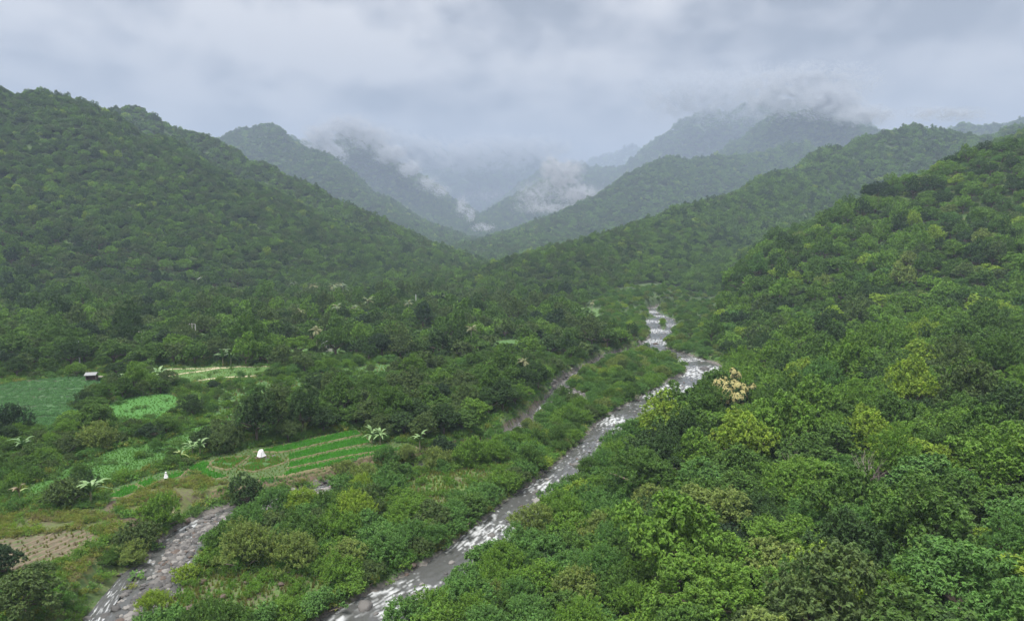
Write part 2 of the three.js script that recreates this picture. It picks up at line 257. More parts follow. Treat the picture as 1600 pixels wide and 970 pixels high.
// ------------------------------------------------------------------ running water
const waterMat = new THREE.MeshPhysicalMaterial({ vertexColors: true, roughness: 0.16, ior: 1.33 });
function water(name, list, foamy, pad = 0.5) {
  const pos = [], col = [], idx = [], across = 26; let run = 0;
  const fineList = []; for (let i = 0; i + 1 < list.length; i++) for (const t of [0, 1 / 3, 2 / 3]) fineList.push(list[i].map((v, k) => mix(v, list[i + 1][k], t)));
  fineList.forEach(([x, z, w], i) => {
    const a = fineList[Math.max(0, i - 2)], b = fineList[Math.min(fineList.length - 1, i + 2)], l = Math.hypot(b[0] - a[0], b[1] - a[1]) || 1, tx = (b[0] - a[0]) / l, tz = (b[1] - a[1]) / l;
    for (let k = 0; k <= across; k++) {
      const s = (k / across * 2 - 1) * (w + pad), px = x - tz * s, pz = z + tx * s;
      const rough = clamp(0.5 + 0.7 * n2(run * 0.055 + 20, 3) + 0.3 * foamy), st = n2(run * 0.22, s * 0.8), chop = n2(px * 1.6, pz * 1.6) * 0.55 + n2(px * 3.7, pz * 3.7) * 0.45;
      const wave = (0.10 * st + 0.11 * chop) * (0.25 + rough);
      pos.push(px, -SLOPE * pz - 0.62 + wave, pz);
      const foam = smooth(0.16, 0.66, fbm2(run * 0.32, s * 2.3 + foamy * 40, 5) + (rough - 0.55) * 0.95 + 0.10 * chop);
      const f = clamp(foam); col.push(mix(0.070, 0.44, f), mix(0.072, 0.455, f), mix(0.069, 0.46, f));
    }
    if (i) run += Math.hypot(x - fineList[i - 1][0], z - fineList[i - 1][1]);
  });
  const rows = fineList.length; for (let i = 0; i + 1 < rows; i++) for (let k = 0; k < across; k++) { const a = i * (across + 1) + k, c = a + across + 1; idx.push(a, a + 1, c, a + 1, c + 1, c); }
  const g = new THREE.BufferGeometry(); g.setAttribute('position', new THREE.Float32BufferAttribute(pos, 3)); g.setAttribute('color', new THREE.Float32BufferAttribute(col, 3)); g.setIndex(idx); g.computeVertexNormals();
  const m = structure(name, g, waterMat); m.material = waterMat.clone(); m.material.side = THREE.DoubleSide; return m;
}
tag(water('river', CH.main, 0.62), 'shallow main river with white rapids running down the valley', 'river');
tag(water('river', CH.loop, 0.5), 'short river arm looping round a small grassy islet', 'river');
tag(water('river', CH.upper, 0.9), 'upper reach of the river far up the valley', 'river');
tag(water('river', CH.side, 0.2), 'rocky side channel running below the rice paddies', 'river');
tag(water('river', CH.ditch, 0.4, 0.2), 'narrow overgrown ditch beside the terraced crop plots', 'river');
console.log('land and water built');
// ------------------------------------------------------------------ foliage
const project = (x, y, z) => { const s = Math.sin(PITCH), c = Math.cos(PITCH), dy = y - EYE, f = -dy * s - z * c, up = dy * c - z * s; return [800 + FOCAL * x / f, 485 - FOCAL * up / f, f]; };
function sink() { const pos = [], nor = [], col = []; const v = new THREE.Vector3(), t1 = new THREE.Vector3(), t2 = new THREE.Vector3(), up = new THREE.Vector3(0, 1, 0);
  return {
    leaf(p, n, L, wide, R, c, droop = 0.18) { // a folded, pointed leaf lying across n
      t1.set(R() - 0.5, R() - 0.5, R() - 0.5).cross(n).normalize(); t2.crossVectors(n, t1).normalize();
      const w = L * wide * 0.5, a = [p.x - t1.x * L / 2, p.y - t1.y * L / 2, p.z - t1.z * L / 2], b = [p.x + t1.x * L / 2 - n.x * L * droop, p.y + t1.y * L / 2 - n.y * L * droop - L * 0.08, p.z + t1.z * L / 2 - n.z * L * droop];
      const s = [p.x + t2.x * w + n.x * L * 0.10, p.y + t2.y * w + n.y * L * 0.10, p.z + t2.z * w + n.z * L * 0.10], q = [p.x - t2.x * w + n.x * L * 0.10, p.y - t2.y * w + n.y * L * 0.10, p.z - t2.z * w + n.z * L * 0.10];
      for (const m of [a, s, b, a, b, q]) { pos.push(m[0], m[1], m[2]); col.push(c[0], c[1], c[2]); }
    },
    tri(a, b, c, k) { pos.push(...a, ...b, ...c); for (let i = 0; i < 3; i++) col.push(...k); },
    build() { const g = new THREE.BufferGeometry(); g.setAttribute('position', new THREE.Float32BufferAttribute(pos, 3)); g.setAttribute('color', new THREE.Float32BufferAttribute(col, 3)); g.computeVertexNormals(); return g; },
  };
}
const leafTint = (R) => { const v = 0.72 + 0.56 * R(), y = R() < 0.16 ? 0.28 * R() : 0; return [v * (1 + y), v * (1 + 0.4 * y), v * (0.9 + 0.2 * R())]; };
// a crown of unit radius over its foot: uneven lobes on a dome, leafy sprays standing out of the lobes
function crownShape({ seed, lobes, sprays, per, size, len = [0.12, 0.26], low = 0.45, high = 1.75, lobe = [0.18, 0.44], wide = 0.5, lift = 0.5, flat = 0.85, spread = 0.05 }) {
  const R = rng(seed), S = sink(), L = [], mid = (low + high) / 2, hh = (high - low) / 2, sk = R() * 6.28, lop = 0.12 + 0.14 * R();
  for (let i = 0; i < lobes; i++) { const a = i * 2.39996 + R() * 1.3, e = -0.45 + 1.42 * ((i + 0.5) / lobes) + (R() - 0.5) * 0.45, r = mix(lobe[0], lobe[1], Math.pow(R(), 1.4)), ce = Math.cos(clamp(e, -1, 1) * 1.45), k = (0.58 + 0.52 * R()) * (1 - r * 0.4) * (1 + lop * Math.cos(a - sk)); L.push({ p: new THREE.Vector3(Math.cos(a) * ce * k, mid + Math.sin(clamp(e, -1, 1) * 1.45) * hh * k, Math.sin(a) * ce * k), r, y: flat }); }
  L.push({ p: new THREE.Vector3(0, mid - hh * 0.1, 0), r: 0.42, y: hh * 0.9 });
  const total = L.reduce((s, l) => s + l.r * l.r, 0), d = new THREE.Vector3(), p = new THREE.Vector3(), n = new THREE.Vector3(), w = new THREE.Vector3(), q = new THREE.Vector3();
  let made = 0, guard = 0;
  while (made < sprays && guard++ < sprays * 14) {
    let t = R() * total, l = L[0]; for (const c of L) { t -= c.r * c.r; if (t <= 0) { l = c; break; } }
    const y = -0.5 + 1.5 * R(), a = R() * 6.2832, o = Math.sqrt(Math.max(0, 1 - y * y)); d.set(Math.cos(a) * o, y, Math.sin(a) * o);
    p.copy(d).multiplyScalar(l.r * (0.86 + 0.3 * n3(d.x * 2.6 + l.p.x * 9, d.y * 2.6, d.z * 2.6 + l.p.z * 9))); p.y *= l.y; p.add(l.p);
    if (L.some((c) => c !== l && p.distanceTo(c.p) < c.r * 0.78) || n3(p.x * 4.2 + seed, p.y * 4.2, p.z * 4.2) < -0.3 - R() * 0.35) continue;
    w.set(d.x + (R() - 0.5) * 1.1, d.y + lift + (R() - 0.5) * 0.8, d.z + (R() - 0.5) * 1.1).normalize();
    const reach = mix(len[0], len[1], R()), tint = leafTint(R);
    for (let j = 0; j < per; j++) { const f = (j + R()) / per, sp = spread * (1.3 - 0.8 * f); q.copy(w).multiplyScalar(reach * f).add(p); q.x += (R() - 0.5) * 2 * sp; q.y += (R() - 0.5) * 2 * sp - 0.06 * reach * f * f; q.z += (R() - 0.5) * 2 * sp; n.set(w.x * 0.5 + (R() - 0.5) * 1.2, w.y * 0.5 + 0.6 + (R() - 0.5) * 0.8, w.z * 0.5 + (R() - 0.5) * 1.2).normalize(); const v = 0.88 + 0.24 * R(); S.leaf(q, n, size * (0.7 + 0.6 * R()), wide, R, [tint[0] * v, tint[1] * v, tint[2] * v]); }
    made++;
  }
  const g = S.build(); g.lobes = L; return g;
}
function limb(a, b, r0, r1, bend, seg = 5, sides = 6) { const c = new THREE.QuadraticBezierCurve3(a, a.clone().lerp(b, 0.5).add(bend), b), pos = [], idx = []; const t = new THREE.Vector3(), u = new THREE.Vector3(), w = new THREE.Vector3();
  for (let i = 0; i <= seg; i++) { const p = c.getPoint(i / seg); c.getTangent(i / seg, t); u.set(1, 0, 0.3).cross(t).normalize(); w.crossVectors(t, u); const r = mix(r0, r1, i / seg); for (let k = 0; k <= sides; k++) { const an = k / sides * 6.2832; pos.push(p.x + (u.x * Math.cos(an) + w.x * Math.sin(an)) * r, p.y + (u.y * Math.cos(an) + w.y * Math.sin(an)) * r, p.z + (u.z * Math.cos(an) + w.z * Math.sin(an)) * r); } }
  for (let i = 0; i < seg; i++) for (let k = 0; k < sides; k++) { const q = i * (sides + 1) + k; idx.push(q, q + sides + 1, q + 1, q + 1, q + sides + 1, q + sides + 2); }
  const g = new THREE.BufferGeometry(); g.setAttribute('position', new THREE.Float32BufferAttribute(pos, 3)); g.setIndex(idx); g.computeVertexNormals(); return g; }
const V = (x, y, z) => new THREE.Vector3(x, y, z);
function trunkShape(lobes, seed, stems = 1) { const R = rng(seed), parts = [], fork = stems > 1 ? 0.05 : 0.42 + 0.2 * R(), top = V((R() - 0.5) * 0.12, fork, (R() - 0.5) * 0.12);
  if (stems === 1) parts.push(limb(V(0, -0.12, 0), top, 0.085, 0.06, V((R() - 0.5) * 0.08, 0, (R() - 0.5) * 0.08)));
  for (const l of lobes.slice(0, stems > 1 ? stems : 9)) parts.push(limb(stems > 1 ? V((R() - 0.5) * 0.16, -0.1, (R() - 0.5) * 0.16) : top.clone().setY(fork * (0.8 + 0.2 * R())), l.p.clone(), stems > 1 ? 0.034 : 0.045, 0.012, V((R() - 0.5) * 0.1, 0.08, (R() - 0.5) * 0.1)));
  return mergeGeometries(parts); }

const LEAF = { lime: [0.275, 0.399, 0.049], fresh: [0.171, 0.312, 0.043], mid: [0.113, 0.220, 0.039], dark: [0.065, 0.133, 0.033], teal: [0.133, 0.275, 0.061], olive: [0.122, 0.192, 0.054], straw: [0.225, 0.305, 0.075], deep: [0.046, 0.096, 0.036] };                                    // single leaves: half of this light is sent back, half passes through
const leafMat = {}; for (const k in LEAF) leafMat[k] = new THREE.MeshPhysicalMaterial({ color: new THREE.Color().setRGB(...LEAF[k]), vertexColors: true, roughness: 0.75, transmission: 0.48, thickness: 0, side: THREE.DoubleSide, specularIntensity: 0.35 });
const leafWhite = new THREE.MeshPhysicalMaterial({ color: 0xffffff, vertexColors: true, roughness: 0.75, transmission: 0.48, thickness: 0, side: THREE.DoubleSide, specularIntensity: 0.35 });
const bark = new THREE.MeshStandardMaterial({ color: new THREE.Color().setRGB(0.13, 0.105, 0.08), roughness: 0.95, map: speckle(128, 0.6, 1, 5) }), paleBark = new THREE.MeshStandardMaterial({ color: new THREE.Color().setRGB(0.33, 0.29, 0.24), roughness: 0.95 });
bark.map = null;
const treeV = [], shrubV = [], midV = [], farV = [];
for (let i = 0; i < 9; i++) treeV.push(crownShape({ seed: 100 + i, lobes: [34, 46, 30, 56, 40, 64, 44, 28, 50][i], sprays: [1000, 1150, 950, 1200, 1050, 1300, 1050, 950, 1150][i], per: 8, size: [0.088, 0.078, 0.092, 0.074, 0.084, 0.072, 0.08, 0.096, 0.076][i], len: [[0.05, 0.12], [0.05, 0.1], [0.06, 0.14], [0.06, 0.16], [0.05, 0.1], [0.04, 0.1], [0.08, 0.2], [0.05, 0.1], [0.06, 0.16]][i], low: [0.3, 0.2, 0.45, 0.3, 0.35, 0.4, 0.2, 0.3, 0.3][i], high: [1.55, 1.4, 1.75, 1.35, 1.95, 1.25, 1.6, 1.5, 1.7][i], lobe: [[0.13, 0.3], [0.11, 0.26], [0.14, 0.34], [0.09, 0.24], [0.12, 0.3], [0.09, 0.22], [0.1, 0.28], [0.15, 0.34], [0.1, 0.27]][i], wide: [0.5, 0.6, 0.55, 0.4, 0.6, 0.5, 0.42, 0.6, 0.45][i], flat: [0.85, 0.7, 0.9, 0.6, 1.0, 0.5, 0.8, 0.8, 0.75][i], lift: [0.4, 0.5, 0.3, 0.7, 0.4, 0.5, 0.6, 0.2, 0.8][i], spread: 0.035 }));
for (let i = 0; i < 7; i++) shrubV.push(crownShape({ seed: 200 + i, lobes: [22, 28, 18, 30, 24, 34, 26][i], sprays: 640, per: 8, size: 0.105, len: [[0.08, 0.22], [0.14, 0.34], [0.08, 0.2], [0.1, 0.28], [0.16, 0.4], [0.08, 0.2], [0.12, 0.32]][i], low: 0.04, high: [1.0, 1.15, 0.9, 1.1, 1.2, 0.85, 1.1][i], lobe: [0.12, 0.32], wide: [0.45, 0.34, 0.5, 0.4, 0.34, 0.5, 0.38][i], lift: [0.6, 1.0, 0.5, 0.8, 1.1, 0.4, 0.9][i], spread: 0.04 }));
for (let i = 0; i < 6; i++) midV.push(crownShape({ seed: 300 + i, lobes: [20, 26, 17, 30, 23, 32][i], sprays: 400, per: 6, size: 0.135, len: [0.06, 0.16], low: 0.2, high: [1.45, 1.3, 1.75, 1.25, 1.6, 1.1][i], lobe: [0.13, 0.36], flat: [0.85, 0.8, 1, 0.6, 0.9, 0.5][i] }));
for (let i = 0; i < 5; i++) farV.push(crownShape({ seed: 400 + i, lobes: [12, 15, 10, 16, 13][i], sprays: 110, per: 5, size: 0.25, spread: 0.08, len: [0.08, 0.2], low: 0.05, high: [1.25, 1.05, 1.5, 1.1, 1.35][i], lobe: [0.17, 0.42], wide: 0.65 }));
const treeT = treeV.map((g, i) => trunkShape(g.lobes, 500 + i)), shrubT = shrubV.map((g, i) => trunkShape(g.lobes, 600 + i, 6)), midT = midV.map((g, i) => trunkShape(g.lobes, 700 + i));

// ------------------------------------------------------------------ where plants grow
const treeRow = area(300, 712, 330, 690, 400, 668, 470, 655, 560, 640, 640, 612, 720, 600, 800, 600, 860, 590, 858, 625, 800, 662, 740, 690, 700, 700, 660, 690, 640, 688, 585, 682, 560, 665, 450, 686);
const thicket = area(-60, 700, 0, 665, 60, 680, 110, 668, 160, 668, 240, 672, 190, 695, 130, 715, 60, 742, 20, 775, -60, 800);
const hedgeWood = area(215, 590, 245, 575, 262, 600, 250, 622, 200, 622, 150, 645, 130, 640, 165, 615);
const R0 = rng(77);
const pick = (w) => { let s = 0; for (const k in w) s += w[k]; let t = R0() * s; for (const k in w) { t -= w[k]; if (t <= 0) return k; } };
const TONES = { forest: { fresh: 38, mid: 34, dark: 11, lime: 6, olive: 5, teal: 8, straw: 3 }, bank: { teal: 42, fresh: 32, mid: 16, lime: 6, straw: 3 }, island: { teal: 34, fresh: 28, mid: 18, straw: 12, lime: 5, olive: 6 }, wood: { dark: 20, olive: 24, mid: 42, deep: 4, fresh: 16 }, scrub: { fresh: 26, mid: 40, teal: 18, olive: 16 } };
function growth(x, z) { // what may grow at a place: [kind, radius, zone, palette] or null
  const D = -z, [d] = channel(x, z), [u, v] = project(x, land(x, z), z);
  if (d < 0.5) return null;
  const f = fieldAt(x, z), left = bankX(D) - x, q = R0();
  if (isIn(bars, x, z) || isIn(bar2, x, z)) return q < 0.03 ? ['shrub', 0.4 + R0() * 0.4, 'bar', 'island'] : null;
  if (f === 'flatScrub') return q < 0.85 ? ['shrub', 0.8 + R0() * 1.5, 'upstream', 'island'] : null;
  if (isIn(flats, x, z) || (D > 330 && Math.abs(x - mainX(D)) < 26 && q < 0.9)) return ['shrub', 0.9 + R0() * 1.3, 'upstream', 'island'];
  if (x > mainX(D)) {
    if (D > 150 && D < 250 && d < 11) return q < 0.8 ? ['shrub', 0.6 + R0() * 0.6 + Math.max(0, d - 4) * 0.1, 'bank', 'bank'] : null;
    const low = D < 125 && u < 1050 - (970 - v) * 0.25;
    if (low || d < 11) return d < 1.4 ? (q < 0.4 ? ['shrub', 0.8 + R0() * 0.5, 'bank', 'bank'] : null) : ['shrub', 1.5 + R0() * 1.5, 'bank', 'bank'];
    if (q < 0.22) return ['shrub', 1.2 + R0() * 1.2, 'slope', 'forest'];
    return ['tree', 1.8 + Math.pow(R0(), 2.2) * 3.6, 'slope', 'forest'];
  }
  if (left < -1.5) {
    if (f) return q < 0.03 ? ['shrub', 0.5 + R0() * 0.8, 'island', 'island'] : null;
    if (D > 330) return ['shrub', 1.3 + R0() * 2.2, 'upstream', 'scrub'];
    if (q > (D < 130 ? 0.9 : 0.78)) return null;
    return D < 128 ? ['shrub', 1.4 + R0() * 1.7, 'island', 'island'] : ['shrub', 0.9 + R0() * 1.5, 'island', 'island'];
  }
  if (f) { const p = { meadow: 0.04, scrub: 0.3, bare3: 0.2, clover: 0.006, taro: 0.008, pale2: 0.1, pale4: 0.12, pale: 0.01 }[f] ?? 0; return q < p ? ['shrub', 0.5 + R0() * 1.0, 'field', 'scrub'] : null; }
  if (left < 3 && D < 175) return q < 0.12 ? ['shrub', 0.5 + R0() * 0.7, 'edge', 'island'] : null;
  if (isIn(treeRow, x, z)) return ['tree', 2.2 + R0() * 1.7, 'row', 'wood'];
  if (isIn(thicket, x, z)) return q < 0.06 ? ['tree', 1.5 + R0() * 0.9, 'thicket', 'wood'] : ['shrub', 0.9 + R0() * 1.1, 'thicket', 'scrub'];
  if (isIn(hedgeWood, x, z)) return ['tree', 1.5 + R0() * 1.2, 'fieldedge', 'wood'];
  if (v < (u < 420 ? 574 : 562)) return q < 0.86 ? ['tree', 1.8 + Math.pow(R0(), 1.6) * 3.2, 'village', 'wood'] : ['shrub', 1 + R0() * 1.4, 'village', 'scrub'];
  if (u > 420 && v < 640) return q < 0.14 ? ['tree', 1.6 + R0() * 2.2, 'row', 'wood'] : ['shrub', 1 + R0() * 1.4, 'row', 'scrub'];
  if (q < 0.05 && D > 130) return ['tree', 1.6 + R0() * 1.6, 'farm', 'wood'];
  return q < 0.36 ? ['shrub', 0.6 + R0() * 1.0, 'farm', 'scrub'] : null;
}
const waiting = [];                                              // [object, label, place across the picture] of things that look alike
const plants = [], cells = new Map();
const free = (x, z, r, k = 0.66) => { const i = Math.floor(x / 6), j = Math.floor(z / 6); for (let a = i - 1; a <= i + 1; a++) for (let b = j - 1; b <= j + 1; b++) for (const p of cells.get(a + ',' + b) ?? []) if (Math.hypot(p.x - x, p.z - z) < (p.r + r) * k) return false; return true; };
const keep = (p) => { const c = Math.floor(p.x / 6) + ',' + Math.floor(p.z / 6); if (!cells.has(c)) cells.set(c, []); cells.get(c).push(p); plants.push(p); return p; };
const reserve = (u, v, r) => { const [x, y, z] = spot(u, v); keep({ x, z, y, r, reserved: true }); return [x, y, z]; };
// trees and shrubs that stand out: [picture point of the foot, radius, kind, tone, variant, label]
const LAND = [
  [385, 786, 2.6, 'tree', 'dark', 4, 'dark green tree on the bank between the paddies and the side channel'],
  [387, 884, 3.6, 'shrub', 'straw', 1, 'large pale yellow-green bush on the inner bend of the rocky channel'],
  [290, 905, 1.6, 'shrub', 'lime', 0, 'lime green bush at the foot of the rocky side channel bend'],
  [242, 958, 1.9, 'shrub', 'lime', 4, 'bright lime green bush at the bottom of the side channel'],
  [36, 972, 3.6, 'tree', 'olive', 1, 'large drooping olive green tree in the bottom left corner'],
  [8, 905, 2.3, 'tree', 'deep', 0, 'deep green round tree at the left edge above the corner tree'],
  [8, 676, 3.8, 'shrub', 'deep', 3, 'deep green rounded bush at the left edge below the vegetable field'],
  [154, 672, 3.4, 'tree', 'mid', 1, 'round yellow-tipped green tree below the vegetable field corner'],
  [152, 702, 3.4, 'shrub', 'straw', 3, 'pale yellow-green bush at the top of the sloping meadow'],
  [556, 822, 3.2, 'shrub', 'lime', 4, 'yellow-green upright shrub among darker shrubs between the channels'],
  [640, 858, 2.6, 'shrub', 'teal', 3, 'blue-green shrub beside the grassy clearing between the channels'],
  [690, 716, 2.7, 'tree', 'deep', 2, 'deep green tree at the right end of the rice paddies'],
  [596, 558, 4.6, 'tree', 'deep', 1, 'very dark round tree in front of the palm grove'],
  [814, 549, 1.4, 'tree', 'dark', 0, 'small lone round tree in the pale green far field'],
  [100, 792, 3.0, 'shrub', 'olive', 0, 'olive bush left of the big banana plant'], [128, 772, 2.4, 'shrub', 'dark', 3, 'dark bush behind the olive bush by the big banana plant'],
  [592, 684, 3.0, 'tree', 'olive', 3, 'pale olive tree behind the banana clump at the paddies'], [660, 688, 2.9, 'tree', 'olive', 0, 'grey-olive tree between banana clump and deep green tree'],
  [505, 676, 3.0, 'tree', 'dark', 1, 'dense dark tree behind the widest rice paddy'], [450, 690, 2.6, 'tree', 'olive', 3, 'dull olive tree right behind the white tarpaulin shelter'], [350, 706, 3.0, 'shrub', 'olive', 3, 'broad olive bush right of the left banana clump'],
  [1366, 316, 7.5, 'tree', 'deep', 3, 'big dark tree standing out on the crest of the right hill'],
  [1122, 905, 3.6, 'tree', 'deep', 0, 'deep green tree among fresh ones near the front right'],
  [1348, 900, 4.4, 'tree', 'teal', 6, 'pale blue-green feathery tree right of the deep green tree'],
  [1012, 812, 3.0, 'tree', 'straw', 0, 'pale straw-green tree right of the river bend'],
  [1205, 948, 4.2, 'tree', 'straw', 1, 'pale olive tree with dense round crown at bottom right'],
  [1290, 968, 3.6, 'tree', 'lime', 2, 'lime green tree beside the pale olive tree at bottom right'],
  [1488, 985, 6.2, 'tree', 'teal', 5, 'very wide flat-topped blue-green tree in the bottom right corner'],
  [1160, 520, 4.4, 'tree', 'deep', 6, 'deep green tree at the foot of the steep right hill'], [1205, 505, 4.2, 'tree', 'dark', 0, 'dark tree above the deep green tree at the hill foot'], [1140, 558, 3.4, 'tree', 'dark', 1, 'dark tree hanging over the river bend'],
];
for (const [u, v, r, kind, tone, k, label] of LAND) {
  const [x, y, z] = reserve(u, v, r); const o = thing(kind === 'tree' ? 'broadleaf_tree' : 'shrub', label, kind, null, [x, y, z], R0() * 6.28); o.scale.set(r, r * (kind === 'tree' ? 1.05 : 1.15), r);
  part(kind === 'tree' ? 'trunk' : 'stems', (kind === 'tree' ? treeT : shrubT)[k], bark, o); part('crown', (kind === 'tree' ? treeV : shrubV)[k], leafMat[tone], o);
}
{ // the tree in flower
  const [x, y, z] = reserve(1138, 672, 4.4), o = thing('flowering_tree', 'dark tree topped with cream blossom on the right bank slope', 'tree', null, [x, y, z]); o.scale.set(4.4, 5.8, 4.4);
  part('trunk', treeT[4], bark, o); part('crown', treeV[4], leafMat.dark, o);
  const R = rng(91), S = sink(), d = V(0, 0, 0), n = V(0, 0, 0); for (const l of treeV[4].lobes) if (l.p.y > 1.0 && l.r < 0.5) for (let i = 0; i < 420; i++) { const yy = -0.1 + 1.1 * R(), a = R() * 6.28, q = Math.sqrt(1 - yy * yy); d.set(Math.cos(a) * q, yy, Math.sin(a) * q); n.copy(d).addScalar((R() - 0.5) * 0.6).normalize(); const p = d.clone().multiplyScalar(l.r * 1.06); p.y *= l.y; p.add(l.p); const v = 0.75 + 0.5 * R(); S.leaf(p, n, 0.055, 0.7, R, [v, v * (0.92 + 0.1 * R()), v * (0.8 + 0.3 * R())]); }
  part('blossom', S.build(), new THREE.MeshStandardMaterial({ color: new THREE.Color().setRGB(0.50, 0.47, 0.21), vertexColors: true, roughness: 0.9, side: THREE.DoubleSide }), o);
}
// banana plants
function strip(len, wide, rise, droop, seg, notch, R) { // an arching leaf along +x with a folded midrib
  const pos = [], idx = []; for (let i = 0; i <= seg; i++) { const t = i / seg, x = len * (t * 0.9), y = rise * Math.sin(Math.min(1, t * 1.25) * 1.57) - droop * t * t, w = wide * Math.pow(Math.sin(Math.PI * clamp(0.08 + t * 0.9)), 0.6) * (1 - notch * R()); pos.push(x, y - w * 0.12, -w / 2, x, y + w * 0.08, 0, x, y - w * 0.12, w / 2); }
  for (let i = 0; i < seg; i++) for (let k = 0; k < 2; k++) { const a = i * 3 + k; idx.push(a, a + 1, a + 3, a + 1, a + 4, a + 3); }
  const g = new THREE.BufferGeometry(); g.setAttribute('position', new THREE.Float32BufferAttribute(pos, 3)); g.setIndex(idx); g.computeVertexNormals(); return g; }
const bananaMat = [[0.17, 0.29, 0.09], [0.11, 0.22, 0.055], [0.24, 0.32, 0.08], [0.24, 0.19, 0.10]].map((c) => new THREE.MeshPhysicalMaterial({ color: new THREE.Color().setRGB(...c), roughness: 0.5, transmission: 0.3, side: THREE.DoubleSide })), bananaStem = new THREE.MeshStandardMaterial({ color: new THREE.Color().setRGB(0.2, 0.19, 0.11), roughness: 0.8 });
const bananaLeaf = [0, 1, 2].map((i) => strip(2.3, 0.62, [1.0, 1.3, 0.6][i], [1.1, 0.5, 1.5][i], 9, 0.35, rng(31 + i)));
const bananaTrunk = limb(V(0, -0.2, 0), V(0.1, 1.7, 0), 0.15, 0.09, V(0.05, 0, 0), 4, 8);
function banana(u, v, size, tone, n, label) { const [x, y, z] = reserve(u, v, 1.3), R = rng(u * 7 + v), o = thing('banana_plant', label, 'banana plant', null, [x, y, z], R() * 6); o.scale.setScalar(size);
  part('stem', bananaTrunk, bananaStem, o);
  for (let i = 0; i < n; i++) { const l = part('leaf', bananaLeaf[i % 3], bananaMat[R() < 0.8 ? tone : Math.max(0, tone - 1)], o); l.position.set(0.1, 1.55 + R() * 0.2, 0); l.rotation.set(0, i * 2.4 + R() * 0.5, 0.15 + R() * 0.45); l.scale.setScalar(0.8 + 0.35 * R()); } }
banana(581, 693, 0.95, 0, 8, 'left banana plant of the pair at the back of the paddies'); banana(594, 694, 1.0, 0, 9, 'right banana plant of the pair at the back of the paddies');
banana(656, 702, 1.05, 0, 8, 'single banana plant at the right end of the rice paddies'); banana(300, 715, 0.95, 0, 8, 'left stem of the banana clump beside the olive bush'); banana(313, 716, 1.15, 0, 10, 'taller right stem of the banana clump beside the olive bush');
banana(281, 722, 0.75, 2, 8, 'small yellowish banana plant left of the banana clump'); banana(141, 790, 1.3, 0, 11, 'big banana plant spreading in front of the olive bushes'); banana(30, 783, 0.8, 3, 7, 'withered brown banana plant at the left edge of the crops');
banana(36, 712, 1.1, 1, 9, 'banana plant in the thicket near the left edge'); banana(292, 540, 1.5, 0, 9, 'left banana plant below the twin power poles'); banana(283, 533, 1.4, 0, 8, 'banana plant left of the twin power poles, half hidden'); banana(312, 541, 1.4, 0, 9, 'right banana plant below the twin power poles');
banana(348, 572, 1.5, 1, 9, 'banana plant at the wood edge behind the far green field'); banana(360, 571, 1.4, 1, 9, 'second banana plant at the wood edge behind the far green field'); banana(182, 562, 1.3, 2, 8, 'yellowish banana plant rising from the wood behind the field hut'); banana(248, 602, 1.4, 1, 10, 'banana plant at the end of the pale dirt path'); banana(196, 604, 1.4, 1, 8, 'banana plant between the field hut and the dirt path');
// coconut palms
const frond = (() => { const S = sink(), R = rng(17), k = [1, 1, 1]; const at = (t) => [2.9 * t * 0.92, 0.85 * Math.sin(t * 1.9) - 1.5 * t * t, 0]; for (let i = 0; i < 26; i++) { const t = 0.1 + i / 28, [x, y] = at(t), [x2, y2] = at(t + 0.035), l = 0.75 * Math.sin(Math.PI * clamp(0.12 + t * 0.85)); for (const s of [-1, 1]) { const v = 0.75 + 0.5 * R(); S.tri([x, y, 0], [x2, y2, 0], [x + 0.35, y - 0.30 - 0.2 * R(), s * l], [v, v, v]); } } return S.build(); })();
const palmMat = [[0.10, 0.16, 0.05], [0.18, 0.19, 0.07], [0.07, 0.12, 0.045]].map((c) => new THREE.MeshPhysicalMaterial({ color: new THREE.Color().setRGB(...c), vertexColors: true, roughness: 0.6, transmission: 0.25, side: THREE.DoubleSide }));
const palmTrunk = limb(V(0, -0.3, 0), V(0.5, 7.5, 0.2), 0.2, 0.12, V(0.3, 0, 0), 6, 7);
function palm(u, v, size, tone, label) { const [x, y, z] = reserve(u, v, 1.2), R = rng(u * 3 + v), o = thing('coconut_palm', label, 'palm tree', null, [x, y, z], R() * 6); o.scale.setScalar(size); part('trunk', palmTrunk, paleBark, o);
  for (let i = 0; i < 15; i++) { const l = part('frond', frond, palmMat[R() < 0.75 ? tone : 1], o); l.position.set(0.5, 7.45, 0.2); l.rotation.set(0, i * 2.4 + R() * 0.4, -0.35 + R() * 1.25); l.scale.setScalar(0.85 + 0.3 * R()); } }
palm(494, 551, 1.0, 1, 'tall palm with yellowing fronds in the far paddies'); palm(523, 556, 0.7, 1, 'short yellow palm right of the tall palm'); palm(529, 511, 1.1, 0, 'palm in the grove behind the very dark tree'); palm(577, 501, 1.15, 0, 'palm at the right side of the grove'); palm(556, 508, 0.95, 0, 'middle palm of the grove'); palm(468, 517, 1.0, 1, 'palm just left of the white-roofed house'); palm(524, 478, 1.35, 0, 'slender tall palm with bare trunk on the slope behind the grove'); palm(536, 480, 1.35, 2, 'second slender palm beside the tall bare-trunked one'); palm(492, 470, 1.2, 1, 'palm above the grove near the pale roofs'); palm(460, 462, 1.1, 2, 'palm beside the upper white-roofed house'); palm(736, 545, 0.9, 1, 'palm at the left end of the pale far field'); palm(925, 498, 1.0, 2, 'palm at the edge of the scrubby field near the upper river'); palm(640, 500, 1.0, 2, 'palm left of the white tower'); palm(820, 600, 0.8, 1, 'palm in the tree belt above the side channel'); palm(700, 490, 1.1, 2, 'palm in the dark wood right of the white tower');
